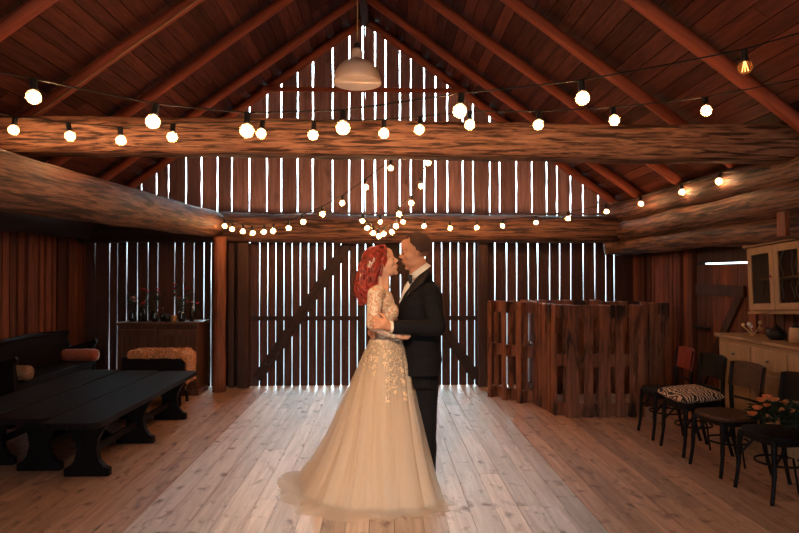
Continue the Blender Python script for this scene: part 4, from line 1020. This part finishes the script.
# lace bodice with sleeves
mb = MB(); torso(mb, .007); arms(mb, .007)
bo = remesh(mb.build('lace_bodice', M['lace'], br), .0065, 3)
q = bmesh.new(); q.from_mesh(bo.data); n1, n2 = P(381, 288, BY), P(399, 311, BY)
def inside(c):
    if c.z > P(400, 287.5, BY).z: return abs(c.y-BY) < .09
    t = (n1.z-c.z)/(n1.z-n2.z)
    if 0 <= t <= 1 and c.x > n1.x+(n2.x-n1.x)*t*.55 and abs(c.y-BY) < .085*(1-t*.85): return True
    return c.z > P(400, 291, BY).z and c.x > n1.x-.02 and abs(c.y-BY) < .08
wx = P(395.5, 300, BY).x
dl = [v for v in q.verts if inside(v.co) or (v.co.x > wx and v.co.y < BY-.16) or (v.co.z < P(400, 352, BY).z)]
bmesh.ops.delete(q, geom=dl, context='VERTS'); q.to_mesh(bo.data); q.free()
m_ = bo.modifiers.new('s', 'SOLIDIFY'); m_.thickness = .003
mb = MB(); mb.tube([P(383.5, 290, BY-.085), P(389, 298, BY-.075), P(393.5, 304, BY-.05), P(397.3, 309, BY-.015)], [.004, .005, .005, .004], 6); mb.build('neckline_trim', M['white'], br, smooth=True)
# belt of beads
mb = MB()
for k in range(60):
    a = 2*PI*k/60; c = P(386.5, 339, BY); mb.ell(c+Vector((.1*math.cos(a), .125*math.sin(a), .004*math.sin(k))), .007, None, 6, 4)
mb.build('beaded_belt', M['white'], br, smooth=True)
# skirt
hem = [(.36, 4.16), (.34, 4.28), (.18, 4.34), (.0, 4.5), (-.24, 4.66), (-.48, 4.78), (-.63, 4.72), (-.59, 4.5), (-.5, 4.26), (-.36, 4.12), (-.18, 4.04), (.02, 4.02), (.18, 4.04), (.3, 4.09)]
def hem_pt(u):
    n_ = len(hem); f = u*n_; i = int(f) % n_; t = f-int(f); p = [Vector(hem[(i+k) % n_]) for k in (-1, 0, 1, 2)]
    return .5*((2*p[1])+(-p[0]+p[2])*t+(2*p[0]-5*p[1]+4*p[2]-p[3])*t*t+(-p[0]+3*p[1]-3*p[2]+p[3])*t**3)
WC = P(386.5, 339, BY); ZW = WC.z
NU, NT = 220, 40
def skirt_pt(u, t, grow=0, fold=1.0, seed=0, hemz=.012):
    h = hem_pt(u); cen = Vector((-.05, 4.28)); d0 = h-cen; ang = math.atan2(h.y-BY, h.x-WC.x)
    wv = Vector((WC.x+.105*math.cos(ang), BY+.135*math.sin(ang)))
    g_ = .8*t+.2*t**3+.035*math.sin(PI*min(1, t*1.5))*(1-t)
    p = wv.lerp(h, g_); out = (p-Vector((WC.x, BY)).lerp(cen, g_)).normalized()
    k = t**.8; fo = (.55*math.sin(u*2*PI*13+2.2*noise.noise(Vector((u*9, t*1.2, seed))))+.5*noise.noise(Vector((u*38, t*1.1, seed+5)))+.5*noise.noise(Vector((u*110, t*1.2, seed+9))))
    p = p+out*(grow+fold*fo*.026*k)
    z = ZW*(1-t)**.97+hemz*(1 if t > .97 else 0)+(0 if t < .9 else .012*(1+noise.noise(Vector((u*30, t*9, seed)))) )
    return Vector((p.x, p.y, max(.004, z)))
def skirt(name, mat, grow, fold, seed, flare, u0=0, u1=1, t0=0, t1=1, cut=None):
    mb = MB(); rows = []
    ts = [t0+(t1-t0)*i/NT for i in range(NT+1)]
    closed = (u1-u0) >= 1
    for t in ts: rows.append([mb.b.verts.new(skirt_pt(u0+(u1-u0)*k/NU, t, grow*(.25+t), fold, seed)) for k in range(NU+(0 if closed else 1))])
    if flare:                                  # cloth lying out on the floor beyond the hem
        for j, (e_, z) in enumerate(((.4, .022), (.8, .012), (1.0, .006))):
            row = []
            for k in range(NU):
                u = k/NU; p = skirt_pt(u, 1, grow*1.25, fold, seed); h = hem_pt(u)-Vector((-.05, 4.28)); w__ = flare*(1+1.1*max(0, -h.normalized().x))*(1+.35*noise.noise(Vector((u*24, 3, seed))))
                o_ = h.normalized()*w__*e_; row.append(mb.b.verts.new((p.x+o_.x, p.y+o_.y, max(.003, z+.018*noise.noise(Vector((u*34, j*1.3, seed)))))))
            rows.append(row)
    n_ = len(rows[0])
    for i in range(len(rows)-1):
        for k in range(n_ if closed else n_-1):
            if cut and cut(u0+(u1-u0)*k/NU, ts[min(i, NT)]): continue
            mb.b.faces.new((rows[i][k], rows[i][(k+1) % n_], rows[i+1][(k+1) % n_], rows[i+1][k]))
    return mb.build(name, mat, br, smooth=True)
skirt('skirt_lining', M['satin_skirt'], -.012, .8, 1, 0)
skirt('tulle_overskirt', M['tulle'], .012, 1.0, 2, .05)
skirt('tulle_overskirt', M['tulle'], .028, 1.1, 6, .075)
skirt('lace_applique', M['lace_app'], .036, 1.0, 6, 0, t0=0, t1=.36, cut=lambda u, t: t > .16+.22*noise.noise(Vector((u*40, 0, 0)))+(.14 if u < .06 or u > .78 else 0))
# hair
q = random.Random(21); mb = MB()
def HL(x, y, z): return BC+bm_ @ (Vector((x, y, z))*hs)
eC = HL(-.034, 0, .04)
mb.ell(eC, (.1, .083, .092), None, 24, 16)
mb.ell(P(370, 268, BY), (.062, .086, .085), None, 20, 14); mb.ell(P(366.5, 281, BY), (.058, .09, .085), None, 20, 14); mb.ell(P(365.5, 293, BY), (.048, .08, .06), None, 20, 14)
mb.ell(P(375, 269, BY-.075), (.036, .02, .06)); mb.ell(P(373, 281, BY-.08), (.036, .025, .06))
hb = remesh(mb.build('hair', M['redhair'], br), .009, 3)
mb = MB()
for i in range(230):
    v = (q.random()**.8)*PI*(1 if q.random() < .6 else .55); out = q.uniform(.9, 1.06); sp = q.uniform(-.012, .012)
    st = HL(-.005+.03*q.uniform(-1, 1), .035*-math.cos(v), .122)
    a1 = BC+Vector((-.1*math.sin(v)*out-.008, -.088*math.cos(v)*out, .035+sp)); a2 = BC+Vector((-.125*math.sin(v)*out-.03, -.1*math.cos(v)*out, -.085+sp))
    a3 = BC+Vector((-.115*math.sin(v)*out-.045+sp, -.095*math.cos(v)*out, -.18)); a4 = BC+Vector((-.09*math.sin(v)*out-.05+sp, -.085*math.cos(v)*out, q.uniform(-.29, -.2)))
    ph, am = q.uniform(0, 6), q.uniform(.006, .014); path = smooth_path([st, a1, a2, a3, a4], 8); n_ = len(path)
    path = [p+Vector((math.sin(ph+k*.62), math.cos(ph+k*.5), .3*math.sin(k*.6)))*am*min(1, k/10) for k, p in enumerate(path)]
    mb.tube(path, [.0045+.0045*math.sin(PI*min(1, .15+k/n_*.85)) for k in range(n_)], 6)
for i in range(38):                             # the fringe swept over the near temple
    y0 = q.uniform(-.06, .05); side = -1 if y0 < .02 else 1
    path = smooth_path([HL(.0+.02*q.random(), y0*.4, .124), HL(.055, y0*.8, .112), HL(.042+.01*q.uniform(-1, 1), side*.064, .062), HL(-.01+.02*q.random(), side*.084, .01), HL(-.04, side*.09, -.06-.03*q.random())], 6)
    mb.tube([p+Vector((0, math.sin(k*.5+i), math.sin(k*.6+i)))*.003 for k, p in enumerate(path)], .006, 6)
mb.build('curls', M['redhair'], hb, smooth=True)
# white flowers pinned in the hair
mb = MB()
for (px, py, s_) in ((371, 262.5, 1.1), (369.5, 266, .8), (373.6, 259.6, .8), (362, 275, .9), (372, 268, .6), (361, 279, .5)):
    c = P(px, py, BY-.1 if px > 365 else BY-.07)
    for k in range(5): a = k*2*PI/5; mb.ell(c+Vector((.009*math.cos(a), -.004, .009*math.sin(a)))*1.0, (.007*s_, .003, .006*s_), (0, -a, 0), 8, 5)
    mb.ell(c+Vector((0, -.008, 0)), .004*s_, None, 6, 4)
mb.build('hair_ornament', M['white'], br, smooth=True)
mb = MB(); mb.ell(HL(-.002, -.083, -.045), .005); mb.ell(HL(-.002, -.083, -.058), .004); mb.build('earring', M['white'], br, smooth=True)
rebase(br, Vector((0, 4.25, 0)))
hb.children[0].data.transform(Matrix.Translation(-Vector((0, 4.25, 0))))

# ------------------------------------------------------------------ light
w_ = bpy.data.worlds.new('world'); sc.world = w_; w_.use_nodes = True
bg = w_.node_tree.nodes['Background']; bg.inputs[0].default_value = (.66, .9, 1, 1); bg.inputs[1].default_value = 1.0
_n = w_.node_tree; _tc = _n.nodes.new('ShaderNodeTexCoord'); _sx = _n.nodes.new('ShaderNodeSeparateXYZ'); _cr = _n.nodes.new('ShaderNodeMapRange')
_n.links.new(_tc.outputs['Generated'], _sx.inputs[0]); _n.links.new(_sx.outputs['Z'], _cr.inputs['Value'])      # bright overcast sky over a dimmer horizon
_cr.inputs['From Min'].default_value = -.05; _cr.inputs['From Max'].default_value = .75; _cr.inputs['To Min'].default_value = 1.15; _cr.inputs['To Max'].default_value = 46
_n.links.new(_cr.outputs[0], bg.inputs[1])
sc.cycles.use_light_tree = True
sc.cycles.max_bounces = 7; sc.cycles.diffuse_bounces = 4; sc.cycles.glossy_bounces = 3; sc.cycles.transmission_bounces = 4; sc.cycles.transparent_max_bounces = 12
sc.cycles.sample_clamp_indirect = 6; sc.cycles.caustics_reflective = False; sc.cycles.caustics_refractive = False
sc.view_settings.view_transform = 'Standard'; sc.view_settings.look = 'None'; sc.view_settings.exposure = .6; sc.view_settings.gamma = 1
sc.view_settings.use_curve_mapping = False
